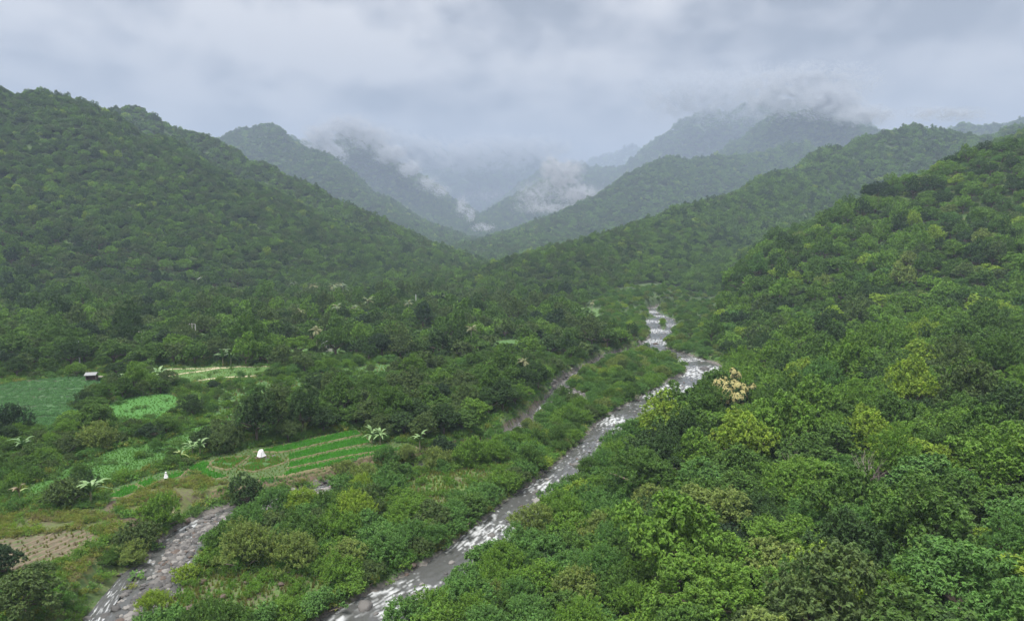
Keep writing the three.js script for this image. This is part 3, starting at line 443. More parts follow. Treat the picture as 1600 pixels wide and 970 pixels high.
// bare dead trees
function deadTree(u, v, size, label) { const [x, y, z] = reserve(u, v, 2.4), R = rng(u + v), o = thing('dead_tree', label, 'dead tree', null, [x, y, z], R() * 6), twigs = []; for (let i = 0; i < 16; i++) { const a = R() * 6.28, e = 0.5 + R() * 0.6, q = V(Math.cos(a) * e * 1.4, 2.3 + R() * 2.2, Math.sin(a) * e * 1.4), s = V(0, 1.2 + R() * 1.6, 0); twigs.push(limb(s, q, 0.06, 0.012, V(0, -0.2, 0), 4, 5)); for (let k = 0; k < 3; k++) twigs.push(limb(s.clone().lerp(q, 0.5 + 0.15 * k), q.clone().add(V((R() - 0.5) * 1.2, 0.3 + R() * 0.7, (R() - 0.5) * 1.2)), 0.025, 0.008, V(0, 0, 0), 2, 4)); }
  o.scale.setScalar(size); part('trunk', limb(V(0, -0.2, 0), V(0.1, 3.6, 0), 0.14, 0.05, V(0.1, 0, 0.1)), paleBark, o); part('branches', mergeGeometries(twigs), new THREE.MeshStandardMaterial({ color: new THREE.Color().setRGB(0.24, 0.2, 0.18), roughness: 0.95 }), o); }
deadTree(1242, 782, 1.35, 'left of the two bare grey dead trees in the right forest'); deadTree(1358, 785, 1.5, 'right of the two bare grey dead trees in the right forest'); deadTree(1324, 838, 1.1, 'small bare dead tree in front of the other two');
deadTree(852, 905, 0.6, 'thin pale dead stem among the shrubs on the right bank');
const housesAt = [[483, 492, 6.5, 'white-roofed house left of the palm grove', 0.4, 1], [447, 466, 7, 'upper white-roofed house beside a palm', 0.2, 1], [313, 437, 3.4, 'highest small pale roof at the foot of the left hill', 0.5, 1], [470, 458, 5.5, 'faint grey roof behind the upper white-roofed house', -0.2, 0], [609, 483, 5, 'low grey roof right of the palm grove', 0.3, 0], [511, 544, 3.6, 'small grey shed between the two yellowing palms', 0.1, 0]].map(([u, v, w, label, turn, pale]) => { const at = reserve(u, v + 4, w * 0.6), [x, y, z] = at, k = 1 - (w * 0.9 + 3) / Math.hypot(x, z); keep({ x: x * k, z: z * k, r: w * 0.5, reserved: true }); return [at, w, label, turn, pale]; });
const hutAt = reserve(143, 595, 1.6), shelterAt = reserve(408, 716, 1.4);

{
  const cand = [];
  for (let D = 34; D < 486; ) { const s = D < 200 ? 1.9 : D < 320 ? 2.7 : 3.6; for (let x = -0.78 * D - 45; x < 0.78 * D + 45; x += s) { const X = x + (R0() - 0.5) * s, Z = -D - (R0() - 0.5) * s, g = growth(X, Z); if (g) cand.push({ x: X, z: Z, kind: g[0], r: g[1], zone: g[2], tone: pick(TONES[g[3]]) }); } D += s; }
  cand.sort((a, b) => b.r - a.r);
  for (const c of cand) { const [d] = channel(c.x, c.z); if (d < c.r * 0.55) continue; if (free(c.x, c.z, c.r, c.zone === 'village' ? 0.6 : 0.56)) { c.y = ground(c.x, c.z); keep(c); } }
}
const growing = plants.filter((p) => !p.reserved);
for (const p of growing) { p.turn = R0() * 6.28; p.lean = (R0() - 0.5) * 0.12; p.tall = p.kind === 'tree' ? 0.8 + Math.pow(R0(), 2) * 0.7 : 0.85 + R0() * 0.45; const [u, v, f] = project(p.x, p.y + p.r * 0.8, p.z); p.u = u; p.v = v; p.px = FOCAL * p.r / f; p.seen = u > -p.px * 0.6 && u < 1600 + p.px * 0.6 && v > -50 && v < 970 + p.px * 0.6; }
const toneWords = { lime: 'bright lime green', fresh: 'fresh green', mid: 'mid green', dark: 'dark green', teal: 'cool blue-green', olive: 'dull olive green', straw: 'pale yellow-green', deep: 'deep shadowy green' };
const placeWords = { bank: 'on the right river bank', slope: 'in the right-hand forest', island: 'between the two channels', upstream: 'beside the upper river', row: 'in the belt behind the paddies', thicket: 'in the thicket by the sloping meadow', fieldedge: 'at the vegetable field corner', village: 'in the wood below the left hill', farm: 'among the farm plots', field: 'alone in an open field', edge: 'on the earth bank', bar: 'on the gravel bar' };
function where(p) { const [, v] = project(p.x, p.y, p.z); return v > 900 ? ', at the bottom edge of the view' : v > 820 ? ', near the front' : v > 700 ? ', in the middle ground' : ', farther back'; }
const pool = { tree: growing.filter((p) => p.kind === 'tree' && p.seen).sort((a, b) => b.px - a.px).slice(0, 290), shrub: growing.filter((p) => p.kind === 'shrub' && p.seen).sort((a, b) => b.px - a.px).slice(0, 290) };
for (const kind of ['tree', 'shrub']) pool[kind].forEach((p, i) => {
  p.own = true; const V_ = kind === 'tree' ? treeV : shrubV, T_ = kind === 'tree' ? treeT : shrubT, k = Math.floor(R0() * V_.length), big = p.r > (kind === 'tree' ? 3.6 : 2.3) ? 'large ' : p.r < (kind === 'tree' ? 2.4 : 1.5) ? 'small ' : '';
  const shapeWord = kind === 'tree' ? ['round', 'dense', 'tall', 'broad', 'narrow', 'flat-topped', 'spreading', 'full', 'loose'][k] : ['bushy', 'feathery', 'low', 'dense', 'upright', 'spreading', 'loose'][k];
  const label = `${big}${shapeWord} ${toneWords[p.tone]} ${kind} ${placeWords[p.zone]}`;
  const o = thing(kind === 'tree' ? 'broadleaf_tree' : 'shrub', label, kind, placeWords[p.zone].replace(/^/, kind + 's '), [p.x, p.y, p.z], p.turn);
  waiting.push([o, label, p.u]); o.rotation.z = p.lean; o.scale.set(p.r, p.r * p.tall, p.r);
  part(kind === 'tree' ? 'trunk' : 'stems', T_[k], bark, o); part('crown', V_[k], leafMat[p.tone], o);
});
// the rest of the wood: one mass
const mat4 = new THREE.Matrix4(), quat = new THREE.Quaternion(), eul = new THREE.Euler(), colr = new THREE.Color();
function mass(name, label, category, sets) { const g = new THREE.Group(); g.name = name; scene.add(g); tag(g, label, category, null, 'stuff');
  for (const [pname, geo, mat, list, tint] of sets) { if (!list.length) continue; const m = new THREE.InstancedMesh(geo, mat, list.length); m.name = pname; m.castShadow = m.receiveShadow = true;
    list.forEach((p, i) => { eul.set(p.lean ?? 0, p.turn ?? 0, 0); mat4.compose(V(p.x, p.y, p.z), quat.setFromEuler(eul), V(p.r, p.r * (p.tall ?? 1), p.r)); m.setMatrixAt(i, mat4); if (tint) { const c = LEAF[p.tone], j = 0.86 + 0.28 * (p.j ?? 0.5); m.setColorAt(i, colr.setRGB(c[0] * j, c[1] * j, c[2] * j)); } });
    g.add(m); } return g; }
const rest = growing.filter((p) => !p.own && p.u > -700 && p.u < 2300); for (const p of rest) { p.k = Math.floor(R0() * 6); p.j = R0(); }
const nearRest = rest.filter((p) => -p.z < 190), backRest = rest.filter((p) => -p.z >= 190);
mass('woodland', 'mixed green trees filling the valley floor and lower slopes', 'woodland', [
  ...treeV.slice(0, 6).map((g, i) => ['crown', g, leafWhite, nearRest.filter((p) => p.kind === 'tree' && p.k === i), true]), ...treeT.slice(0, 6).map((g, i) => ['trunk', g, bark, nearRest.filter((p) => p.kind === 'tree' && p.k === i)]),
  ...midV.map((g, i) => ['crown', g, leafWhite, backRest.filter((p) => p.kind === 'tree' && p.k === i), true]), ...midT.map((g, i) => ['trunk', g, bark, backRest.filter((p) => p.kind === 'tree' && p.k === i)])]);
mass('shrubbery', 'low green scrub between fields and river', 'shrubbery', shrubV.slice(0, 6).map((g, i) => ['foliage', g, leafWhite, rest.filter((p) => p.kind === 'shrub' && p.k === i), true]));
{ // forest on the hills
  const mids = midV.map(() => []), fars = farV.map(() => []);
  const bands = [[482, 620, 4.6], [620, 760, 4.8], [760, 1080, 5.4], [1080, 1600, 6.8], [1600, 2400, 9], [2400, 3600, 13], [3600, 5600, 22], [5600, 9300, 48]];
  for (const [a, b, s] of bands) for (let D = a; D < b; D += s) for (let x = -0.78 * D - 60; x < 0.78 * D + 60; x += s) {
    const X = x + (R0() - 0.5) * s * 1.1, Z = -D - (R0() - 0.5) * s * 1.1, patch = n2(X * 0.012, Z * 0.012), slope = relief(X, Z);
    if (D < 1200 && fieldAt(X, Z)) continue;
    if (slope < 1 && D < 900 && n2(X * 0.02 + 9, Z * 0.02) > 0.62) continue;
    const y = land(X, Z) - 0.3, r = s * (0.58 + 0.42 * Math.pow(R0(), 1.5)), q = R0(), [u, v] = project(X, y + r, Z); if (v > 990) continue;
    const rightSide = X > 0.18 * D, fresh = rightSide ? 0.40 : 0.2;
    const tone = q < fresh ? 'fresh' : q < fresh + 0.36 + patch * 0.1 ? 'mid' : q < fresh + 0.50 ? 'dark' : q < fresh + 0.52 ? 'lime' : 'olive';
    const p = { x: X, y, z: Z, r, turn: R0() * 6.28, tall: 0.75 + R0() * 0.6, tone, j: R0() };
    (D < 760 ? mids[Math.floor(R0() * 6)] : fars[Math.floor(R0() * 5)]).push(p);
  }
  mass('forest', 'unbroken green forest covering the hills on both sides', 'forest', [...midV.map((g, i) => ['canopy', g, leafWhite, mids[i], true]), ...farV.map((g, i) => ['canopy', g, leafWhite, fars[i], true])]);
  console.log('forest', mids.map((m) => m.length), fars.map((m) => m.length), 'near', growing.length, plants.length);
}
// ------------------------------------------------------------------ paddies, plots and paths
const mat = (r, g, b, rough = 0.9, more = {}) => new THREE.MeshStandardMaterial({ color: new THREE.Color().setRGB(r, g, b), roughness: rough, ...more });
const CELLS = [[288, 731, 318, 721, 328, 724, 322, 733, 345, 741, 356, 746, 336, 749, 308, 742], [328, 722, 346, 716, 390, 713, 365, 731, 352, 735, 331, 729], [372, 733, 393, 716, 432, 713, 448, 722, 420, 731, 395, 738], [395, 706, 430, 699, 470, 690, 520, 679, 556, 672, 566, 679, 520, 689, 440, 707], [450, 710, 520, 692, 568, 682, 580, 692, 530, 702, 450, 720], [451, 723, 530, 705, 600, 696, 612, 702, 540, 713, 449, 732], [449, 735, 540, 716, 640, 697, 654, 704, 560, 719, 500, 734, 441, 745], [405, 748, 440, 747, 500, 737, 540, 727, 500, 742, 440, 756, 405, 762], [165, 778, 195, 761, 209, 758, 222, 765, 190, 779], [212, 756, 235, 748, 248, 752, 226, 763], [252, 749, 268, 740, 291, 737, 282, 745, 260, 752], [330, 769, 365, 759, 366, 766, 331, 776]];
const bundMat = mat(0.145, 0.130, 0.062), rowMat = mat(0.15, 0.12, 0.078), paddyMat = mat(0.04, 0.10, 0.02, 0.7), pathMat = mat(0.36, 0.31, 0.21);
function ridgeAlong(pts, w, h, lift = 0) { // a low earth ridge with uneven edges
  const P = []; for (let i = 0; i + 1 < pts.length; i++) { const n = Math.max(1, Math.ceil(Math.hypot(pts[i + 1][0] - pts[i][0], pts[i + 1][1] - pts[i][1]) / 0.6)); for (let k = 0; k < n; k++) P.push([mix(pts[i][0], pts[i + 1][0], k / n), mix(pts[i][1], pts[i + 1][1], k / n)]); } P.push(pts[pts.length - 1]);
  const pos = [], idx = []; P.forEach(([x, z], i) => { const a = P[Math.max(0, i - 1)], b = P[Math.min(P.length - 1, i + 1)], l = Math.hypot(b[0] - a[0], b[1] - a[1]) || 1, nx = -(b[1] - a[1]) / l, nz = (b[0] - a[0]) / l, ww = w * (0.8 + 0.5 * n2(x * 1.3, z * 1.3)), hh = h * (0.9 + 0.4 * n2(x * 0.9 + 4, z * 0.9)); for (const [s, y] of [[-1, -0.12], [-0.45, hh], [0.45, hh], [1, -0.12]]) { const X = x + nx * ww * s, Z = z + nz * ww * s; pos.push(X, ground(X, Z) + lift + y, Z); } });
  for (let i = 0; i + 1 < P.length; i++) for (let k = 0; k < 3; k++) { const a = i * 4 + k; idx.push(a, a + 1, a + 4, a + 1, a + 5, a + 4); } const g = new THREE.BufferGeometry(); g.setAttribute('position', new THREE.Float32BufferAttribute(pos, 3)); g.setIndex(idx); g.computeVertexNormals(); return g; }
const cellPolys = CELLS.map((c) => area(...c));
{ const o = new THREE.Group(); o.name = 'rice_terrace'; o.userData.kind = 'structure'; scene.add(o); tag(o, 'bright green rice paddies edged with low earth bunds', 'paddy');
  cellPolys.forEach((poly) => { const s = new THREE.Shape(poly.map(([x, z]) => new THREE.Vector2(x, -z))), g = new THREE.ShapeGeometry(s); const p = g.attributes.position; for (let i = 0; i < p.count; i++) { const x = p.getX(i), z = -p.getY(i); p.setXYZ(i, x, ground(x, z) + 0.05, z); } g.computeVertexNormals(); part('paddy', g, paddyMat, o); part('earth_bund', ridgeAlong([...poly, poly[0]], 0.24, 0.2), bundMat, o); }); }
{ const o = new THREE.Group(); o.name = 'ploughed_plot'; o.userData.kind = 'structure'; scene.add(o); tag(o, 'ploughed plot of pale parallel crop rows', 'crop plot');
  const b = F.rows.box, dir = onFloor(150, 850), from = onFloor(60, 890), l = Math.hypot(dir[0] - from[0], dir[1] - from[1]), tx = (dir[0] - from[0]) / l, tz = (dir[1] - from[1]) / l, cx = (b[0] + b[1]) / 2, cz = (b[2] + b[3]) / 2;
  for (let k = -16; k <= 16; k++) { let run = []; const flush = () => { if (run.length > 4) part('crop_row', ridgeAlong(run, 0.34, 0.17), rowMat, o); run = []; }; for (let t = -30; t <= 30; t += 0.8) { const x = cx + tx * t - tz * k * 1.35, z = cz + tz * t + tx * k * 1.35; if (isIn(F.rows, x, z) && n2(x * 0.12 + 3, z * 0.12) > -0.45) run.push([x, z]); else flush(); } flush(); } }
const path = (label, ...p) => { const pts = []; for (let i = 0; i < p.length; i += 2) { const [x, , z] = spot(p[i], p[i + 1]); pts.push([x, z]); } tag(structure('dirt_path', ridgeAlong(pts, 0.75, 0.10), pathMat), label, 'path'); };
path('pale dirt path curving across the far green field', 258, 588, 290, 583, 320, 579, 345, 575, 385, 573, 432, 572); path('second pale path along the wood edge behind the far field', 255, 578, 300, 576, 330, 575, 360, 574); path('pale lower edge path of the far green field', 300, 596, 340, 590, 390, 588, 420, 584); path('low kerb of pale earth along the top of the side channel hedge', 208, 838, 232, 826, 262, 806, 274, 797);

// ------------------------------------------------------------------ low growth
const bladeTuft = (() => { const S = sink(), R = rng(41); for (let i = 0; i < 16; i++) { const a = R() * 6.28, d = R() * 0.35, x = Math.cos(a) * d, z = Math.sin(a) * d, h = 0.6 + 0.6 * R(), lx = (R() - 0.5) * 0.5, lz = (R() - 0.5) * 0.5, w = 0.06 + 0.05 * R(), b = R() * 3.14, v = 0.75 + 0.5 * R(); S.tri([x - Math.cos(b) * w, 0, z - Math.sin(b) * w], [x + Math.cos(b) * w, 0, z + Math.sin(b) * w], [x + lx, h, z + lz], [v, v, v * 0.9]); } return S.build(); })();
const weed = [0, 1, 2].map((i) => crownShape({ seed: 800 + i, lobes: 5, sprays: 34, per: 6, size: [0.26, 0.3, 0.24][i], len: [0.3, 0.8], spread: 0.12, low: 0, high: [0.6, 0.8, 0.4][i], lobe: [0.25, 0.5], wide: [0.5, 0.26, 0.6][i], lift: [0.8, 1.4, 0.5][i] }));
Object.assign(LEAF, { rice: [0.119, 0.413, 0.037], hay: [0.250, 0.231, 0.094], weedy: [0.244, 0.288, 0.055], grass: [0.144, 0.319, 0.048], leafy: [0.106, 0.256, 0.077], mustard: [0.400, 0.475, 0.037] });
{ const rice = [], R = rng(51); for (const poly of cellPolys) for (let x = poly.box[0]; x < poly.box[1]; x += 0.3) for (let z = poly.box[2]; z < poly.box[3]; z += 0.3) { const X = x + (R() - 0.5) * 0.3, Z = z + (R() - 0.5) * 0.3; if (!isIn(poly, X, Z)) continue; const k = n2(X * 0.25, Z * 0.25); if (cellPolys.indexOf(poly) in { 1: 1, 2: 1 } && k > 0.45) continue; rice.push({ x: X, y: ground(X, Z) + 0.04, z: Z, r: 0.34 + R() * 0.14, tall: 0.8, turn: R() * 6, tone: cellPolys.indexOf(poly) in { 1: 1, 2: 1 } && R() < 0.6 ? 'weedy' : 'rice', j: 0.5 + 0.5 * k }); }
  mass('rice_seedlings', 'dense bright green young rice standing in the paddies', 'rice', [['foliage', bladeTuft, leafWhite, rice, true]]);
  const grass = [], weeds = [[], [], []], Q = rng(52);
  for (let D = 55; D < 480; ) { const s = D < 150 ? 0.52 : D < 220 ? 1.0 : D < 330 ? 1.7 : 2.4; for (let x = -0.76 * D - 6; x < 0.76 * D + 6; x += s) { const X = x + (Q() - 0.5) * s, Z = -D - (Q() - 0.5) * s, q = Q(); if (X > mainX(D) + 6 && D > 70 && q < 0.6) continue;
      const [d] = channel(X, Z); if (d < 0.35) continue; const f = fieldAt(X, Z), left = bankX(D) - X; if (cellPolys.some((p) => isIn(p, X, Z)) || f === 'soil' || f === 'soil2' || f === 'bare' || f === 'bare2') continue;
      if ((isIn(bars, X, Z) || isIn(bar2, X, Z) || d < 1.0) && q > 0.08) continue; if (left > -1.4 && left < 0.7 && D < 175 && q > 0.3) continue;
      const y = ground(X, Z) - 0.03, patch = n2(X * 0.16, Z * 0.16), base = { x: X, y, z: Z, turn: Q() * 6, j: Q() };
      if (f === 'rows') { if (q < 0.3) grass.push({ ...base, r: 0.3 + 0.2 * Q(), tone: Q() < 0.5 ? 'hay' : 'weedy' }); }
      else if (f === 'taro') { if (Math.sin((Z + X * 0.12) * 6.283 / 9) < 0.9) weeds[2].push({ ...base, r: 0.45 + 0.3 * Q(), tall: 0.8, tone: 'leafy' }); }
      else if (f === 'mustard') weeds[0].push({ ...base, r: 0.5 + 0.3 * Q(), tone: 'mustard' });
      else if (f === 'weedy' || f === 'crop' || f === 'crop2') { if (patch + Q() * 0.7 > 0.05) weeds[Math.floor(Q() * 3)].push({ ...base, r: 0.32 + 0.35 * Q(), tone: Q() < 0.62 ? 'weedy' : Q() < 0.6 ? 'fresh' : 'hay' }); }
      else if (f === 'meadow' || f === 'clover' || f === 'bankGrass' || f === 'upperField' || f === 'gap' || (f && f.startsWith('pale'))) { grass.push({ ...base, r: 0.28 + 0.25 * Q(), tall: 0.7, tone: f === 'upperField' ? (Q() < 0.6 ? 'grass' : 'weedy') : 'grass' }); if (patch > 0.35 && Q() < 0.25) weeds[0].push({ ...base, r: 0.4 + 0.4 * Q(), tone: 'mid' }); }
      else if (f === 'paddyEast' || f === 'paddyWest') { if (q < 0.75) grass.push({ ...base, r: 0.2 + 0.2 * Q(), tone: Q() < 0.5 ? 'weedy' : 'grass' }); }
      else if (f) { if (patch + Q() * 0.9 > -0.3) grass.push({ ...base, r: 0.3 + 0.4 * Q(), tone: Q() < 0.22 ? 'hay' : Q() < 0.5 ? 'weedy' : 'grass' }); if (patch > 0.2 && Q() < 0.3) weeds[1].push({ ...base, r: 0.4 + 0.5 * Q(), tone: 'fresh' }); }
      else if (Q() < 0.75) weeds[Math.floor(Q() * 3)].push({ ...base, r: (0.35 + 0.65 * Q()) * (D > 220 ? 1.4 : 1), tone: ['mid', 'fresh', 'teal', 'grass', 'fresh', 'weedy'][Math.floor(Q() * 6)] });
    } D += s; }
  mass('grass', 'uneven grass of the meadows, dry in places', 'grass', [['blades', bladeTuft, leafWhite, grass, true]]);
  mass('undergrowth', 'leafy weeds and crops covering the open ground', 'undergrowth', weed.map((g, i) => ['foliage', g, leafWhite, weeds[i], true]));
  console.log('rice', rice.length, 'grass', grass.length, 'weeds', weeds.map((w) => w.length)); }
function hedge(label, tone, r, shapes, ...p) { const pts = []; for (let i = 0; i < p.length; i += 2) { const [x, , z] = spot(p[i], p[i + 1]); pts.push(V(x, 0, z)); } const c = new THREE.CatmullRomCurve3(pts), n = Math.round(c.getLength() / (r * 0.95)), geos = [], R = rng(p[0]); for (let i = 0; i <= n; i++) { const q = c.getPoint(i / n), g = shapes[i % shapes.length].clone(), s = r * (0.85 + 0.3 * R()); g.rotateY(R() * 6).scale(s, s * 1.15, s).translate(q.x, ground(q.x, q.z), q.z); geos.push(g); } const m = part(numbered('hedge'), mergeGeometries(geos), leafMat[tone], scene); tag(m, label, 'hedge'); }
hedge('dark green hedge along the bank left of the rocky channel', 'mid', 1.0, shrubV.slice(0, 2), 166, 884, 190, 864, 215, 846, 240, 830, 256, 818); hedge('bright tall-grass hedge below the ploughed rows', 'fresh', 0.8, weed, 78, 892, 105, 878, 130, 864, 150, 855, 168, 845); hedge('grassy strip at the left edge above the ploughed rows', 'lime', 0.6, weed, -20, 828, 20, 830, 60, 832); hedge('low leafy row below the big banana plant', 'teal', 0.7, weed, 55, 800, 85, 799, 110, 797, 140, 795);

// ------------------------------------------------------------------ stones
const stone = [0, 1, 2, 3].map((i) => { let g = new THREE.IcosahedronGeometry(1, 2); g.deleteAttribute('uv'); g.deleteAttribute('normal'); g = mergeVertices(g, 1e-3); const p = g.attributes.position, v = V(0, 0, 0); for (let k = 0; k < p.count; k++) { v.fromBufferAttribute(p, k); const s = 1 + 0.28 * n3(v.x * 1.1 + i * 7, v.y * 1.1, v.z * 1.1) + 0.12 * n3(v.x * 2.7, v.y * 2.7 + i * 5, v.z * 2.7); p.setXYZ(k, v.x * s * (1 + 0.15 * (i % 2)), v.y * s * 0.62, v.z * s * 0.85); } g.computeVertexNormals(); return g; });
const stoneTones = { 'dark grey': [0.060, 0.058, 0.056], grey: [0.105, 0.100, 0.094], 'pale grey': [0.18, 0.172, 0.16], brown: [0.085, 0.062, 0.048] }, stoneMat = {}; for (const k in stoneTones) stoneMat[k] = mat(...stoneTones[k], 0.75);
for (const k in stoneTones) LEAF['s' + k] = stoneTones[k];
{ const all = [], R = rng(61), add = (x, z, r, place, lift = 0) => { const [u, v, f] = project(x, -SLOPE * z, z); if (u < -10 || u > 1610 || v > 985) return; const t = R(), tone = t < 0.3 ? 'dark grey' : t < 0.7 ? 'grey' : t < 0.9 ? 'pale grey' : 'brown'; all.push({ x, z, r, place, tone, px: r * FOCAL / f, u, turn: R() * 6, lean: (R() - 0.5) * 0.4, y: ground(x, z) + lift + r * 0.1 }); };
  for (const [name, list] of Object.entries(CH)) for (const [x, z, w] of list) { const D = -z, n = name === 'side' ? (D < 125 ? 34 : D < 165 ? 9 : 6) : name === 'ditch' ? 2 : 4; for (let i = 0; i < n; i++) { const s = (R() * 2 - 1) * (w + 1.4), a = R() * 6.28, X = x + Math.cos(a) * s, Z = z + Math.sin(a) * s, mid = Math.abs(s) < w - 0.5; if (mid && name !== 'side' && R() > 0.16) continue; const r = 0.12 + 0.5 * Math.pow(R(), 3.2) + (name === 'side' && D < 118 ? 0.08 : 0); add(X, Z, mid ? Math.max(r, 0.3) : r, name === 'side' ? 'in the rocky side channel' : name === 'ditch' ? 'in the narrow ditch' : 'in the main river', mid ? 0.62 - r * 0.15 : 0); } }
  for (const poly of [bars, bar2]) for (let i = 0; i < 2200; i++) { const x = mix(poly.box[0], poly.box[1], R()), z = mix(poly.box[2], poly.box[3], R()); if (isIn(poly, x, z)) add(x, z, 0.1 + 0.45 * Math.pow(R(), 4), 'on the gravel bar'); }
  for (const [u, v, r] of [[314, 912, 0.55], [350, 934, 0.5], [292, 958, 0.7], [318, 955, 0.5], [368, 954, 0.55], [300, 951, 0.5], [438, 915, 0.4], [385, 912, 0.35], [205, 965, 0.5]]) { const [x, , z] = spot(u, v); add(x, z, r, 'on the grassy bank at the bottom', r * 0.3); all[all.length - 1].tone = 'brown'; }
  for (const [u, v, r] of [[1101, 577, 1.5], [1117, 583, 0.9], [1025, 537, 0.9], [1024, 544, 0.7], [950, 677, 0.9], [963, 680, 0.7], [944, 684, 0.8], [975, 662, 0.7], [1034, 621, 0.8], [900, 726, 0.8], [905, 742, 0.7], [841, 782, 0.9], [857, 778, 0.7], [870, 768, 0.8], [838, 768, 0.6], [850, 797, 0.6], [810, 806, 0.5], [570, 947, 1.0]]) { const [x, z] = onFloor(u, v, -0.5); add(x, z, r, 'standing in the main river', 0.55); const t = all[all.length - 1]; t.tone = r > 1.2 ? 'dark grey' : t.tone; }
  all.sort((a, b) => b.px - a.px); const own = all.slice(0, 290), rest2 = all.slice(290); for (const p of rest2) { p.k = Math.floor(R() * 4); p.j = R(); }
  own.forEach((p) => { const k = Math.floor(R() * 4), o = part(numbered('boulder'), stone[k], stoneMat[p.tone], scene); o.position.set(p.x, p.y, p.z); o.rotation.set(p.lean, p.turn, 0); o.scale.setScalar(p.r); const size = p.r > 0.62 ? 'big' : p.r > 0.42 ? 'medium' : 'small'; own.labels ??= []; o.userData = { category: 'boulder', group: `boulders ${p.place}` }; own.labels.push([o, `${size} ${['angular', 'flat', 'rounded', 'long'][k]} ${p.tone} boulder ${p.place}`, p.u]); });
  for (const l of own.labels) waiting.push(l);
  mass('gravel', 'grey stones and pebbles lining the channels', 'gravel', stone.map((g, i) => ['stones', g, new THREE.MeshStandardMaterial({ color: 0xffffff, roughness: 0.8 }), rest2.filter((p) => p.k === i).map((p) => ({ ...p, tone: 's' + p.tone })), true]));
  console.log('stones', all.length); }

// ------------------------------------------------------------------ huts, houses, poles
const B = (w, h, d, x, y, z) => new THREE.BoxGeometry(w, h, d).translate(x, y, z);
const tin = mat(0.22, 0.225, 0.23, 0.5), whiteTin = mat(0.78, 0.79, 0.80, 0.5), brownWood = mat(0.13, 0.075, 0.055), greyWood = mat(0.24, 0.21, 0.18), plaster = mat(0.55, 0.53, 0.48), concrete = mat(0.5, 0.49, 0.47), cloth = mat(0.74, 0.74, 0.76, 0.85, { side: THREE.DoubleSide });
function roofShape(w, d, rise, over, t = 0.08) { const s = new THREE.Shape([[-w / 2 - over, 0], [0, rise], [w / 2 + over, 0], [w / 2 + over, t], [0, rise + t], [-w / 2 - over, t]].map((q) => new THREE.Vector2(...q))); return new THREE.ExtrudeGeometry(s, { depth: d + 2 * over, bevelEnabled: false }).translate(0, 0, -d / 2 - over); }
{ const [x, y, z] = hutAt, o = thing('field_hut', 'small open field hut with pale tin roof above the vegetable field', 'hut', null, [x, y, z], 0.25);
  for (const a of [-1.2, 1.2]) for (const b of [-0.9, 0.9]) part('post', limb(V(a, -0.2, b), V(a, 1.7, b), 0.07, 0.06, V(0, 0, 0), 2, 6), greyWood, o);
  part('roof', roofShape(2.6, 2.2, 0.55, 0.3).rotateY(Math.PI / 2).translate(0, 1.68, 0), tin, o); part('side_wall', B(2.3, 0.95, 0.06, 0, 0.95, -0.9), brownWood, o); part('side_wall', B(0.06, 0.95, 1.7, -1.2, 0.95, 0), brownWood, o); part('floor', B(2.5, 0.08, 1.9, 0, 0.5, 0), brownWood, o); part('awning', B(1.4, 0.05, 1.3, 2.1, 1.35, 0.1), greyWood, o).rotation.z = -0.12; }
{ const [x, y, z] = shelterAt, o = thing('tarpaulin_shelter', 'small white tarpaulin shelter on a stone heap in the paddies', 'shelter', null, [x, y, z], 0.3);
  const g = new THREE.CylinderGeometry(0.32, 0.78, 1.15, 8, 3, true), p = g.attributes.position; for (let i = 0; i < p.count; i++) p.setX(i, p.getX(i) * 1.05 + 0.12 * n2(p.getY(i) * 2, i)); g.computeVertexNormals(); g.translate(0, 1.0, 0); part('cover', mergeGeometries([g, new THREE.CircleGeometry(0.33, 8).rotateX(-Math.PI / 2).translate(0, 1.575, 0)]), cloth, o);
  for (const a of [-0.5, 0.5]) for (const b of [-0.4, 0.4]) part('post', limb(V(a, -0.1, b), V(a * 0.6, 1.4, b * 0.6), 0.04, 0.04, V(0, 0, 0), 2, 5), greyWood, o); part('platform', B(1.5, 0.1, 1.2, 0, 0.42, 0), brownWood, o);
  const R = rng(5); for (let i = 0; i < 12; i++) { const s = part('stone', stone[i % 4], stoneMat[i % 2 ? 'brown' : 'grey'], o); s.position.set((R() - 0.3) * 3.4, 0.05, (R() - 0.5) * 1.6); s.scale.setScalar(0.25 + 0.25 * R()); s.rotation.y = R() * 6; } }
{ const [x, y, z] = spot(259, 751), o = thing('scarecrow', 'white cloth scarecrow on a stake in the weedy field', 'scarecrow', null, [x, y, z]); part('stake', limb(V(0, -0.2, 0), V(0, 1.4, 0), 0.035, 0.03, V(0, 0, 0), 2, 6), greyWood, o); part('crossbar', limb(V(-0.45, 1.1, 0), V(0.45, 1.12, 0), 0.025, 0.02, V(0, 0.02, 0), 2, 5), greyWood, o);
  const g = new THREE.CylinderGeometry(0.16, 0.38, 0.8, 9, 4, true), p = g.attributes.position; for (let i = 0; i < p.count; i++) { const k = 1 + 0.18 * n2(i, 2); p.setX(i, p.getX(i) * k); p.setZ(i, p.getZ(i) * k * 0.6); } g.computeVertexNormals(); part('cloth', g.translate(0, 0.85, 0), cloth, o); part('head', new THREE.SphereGeometry(0.14, 10, 8).translate(0, 1.38, 0), cloth, o); }
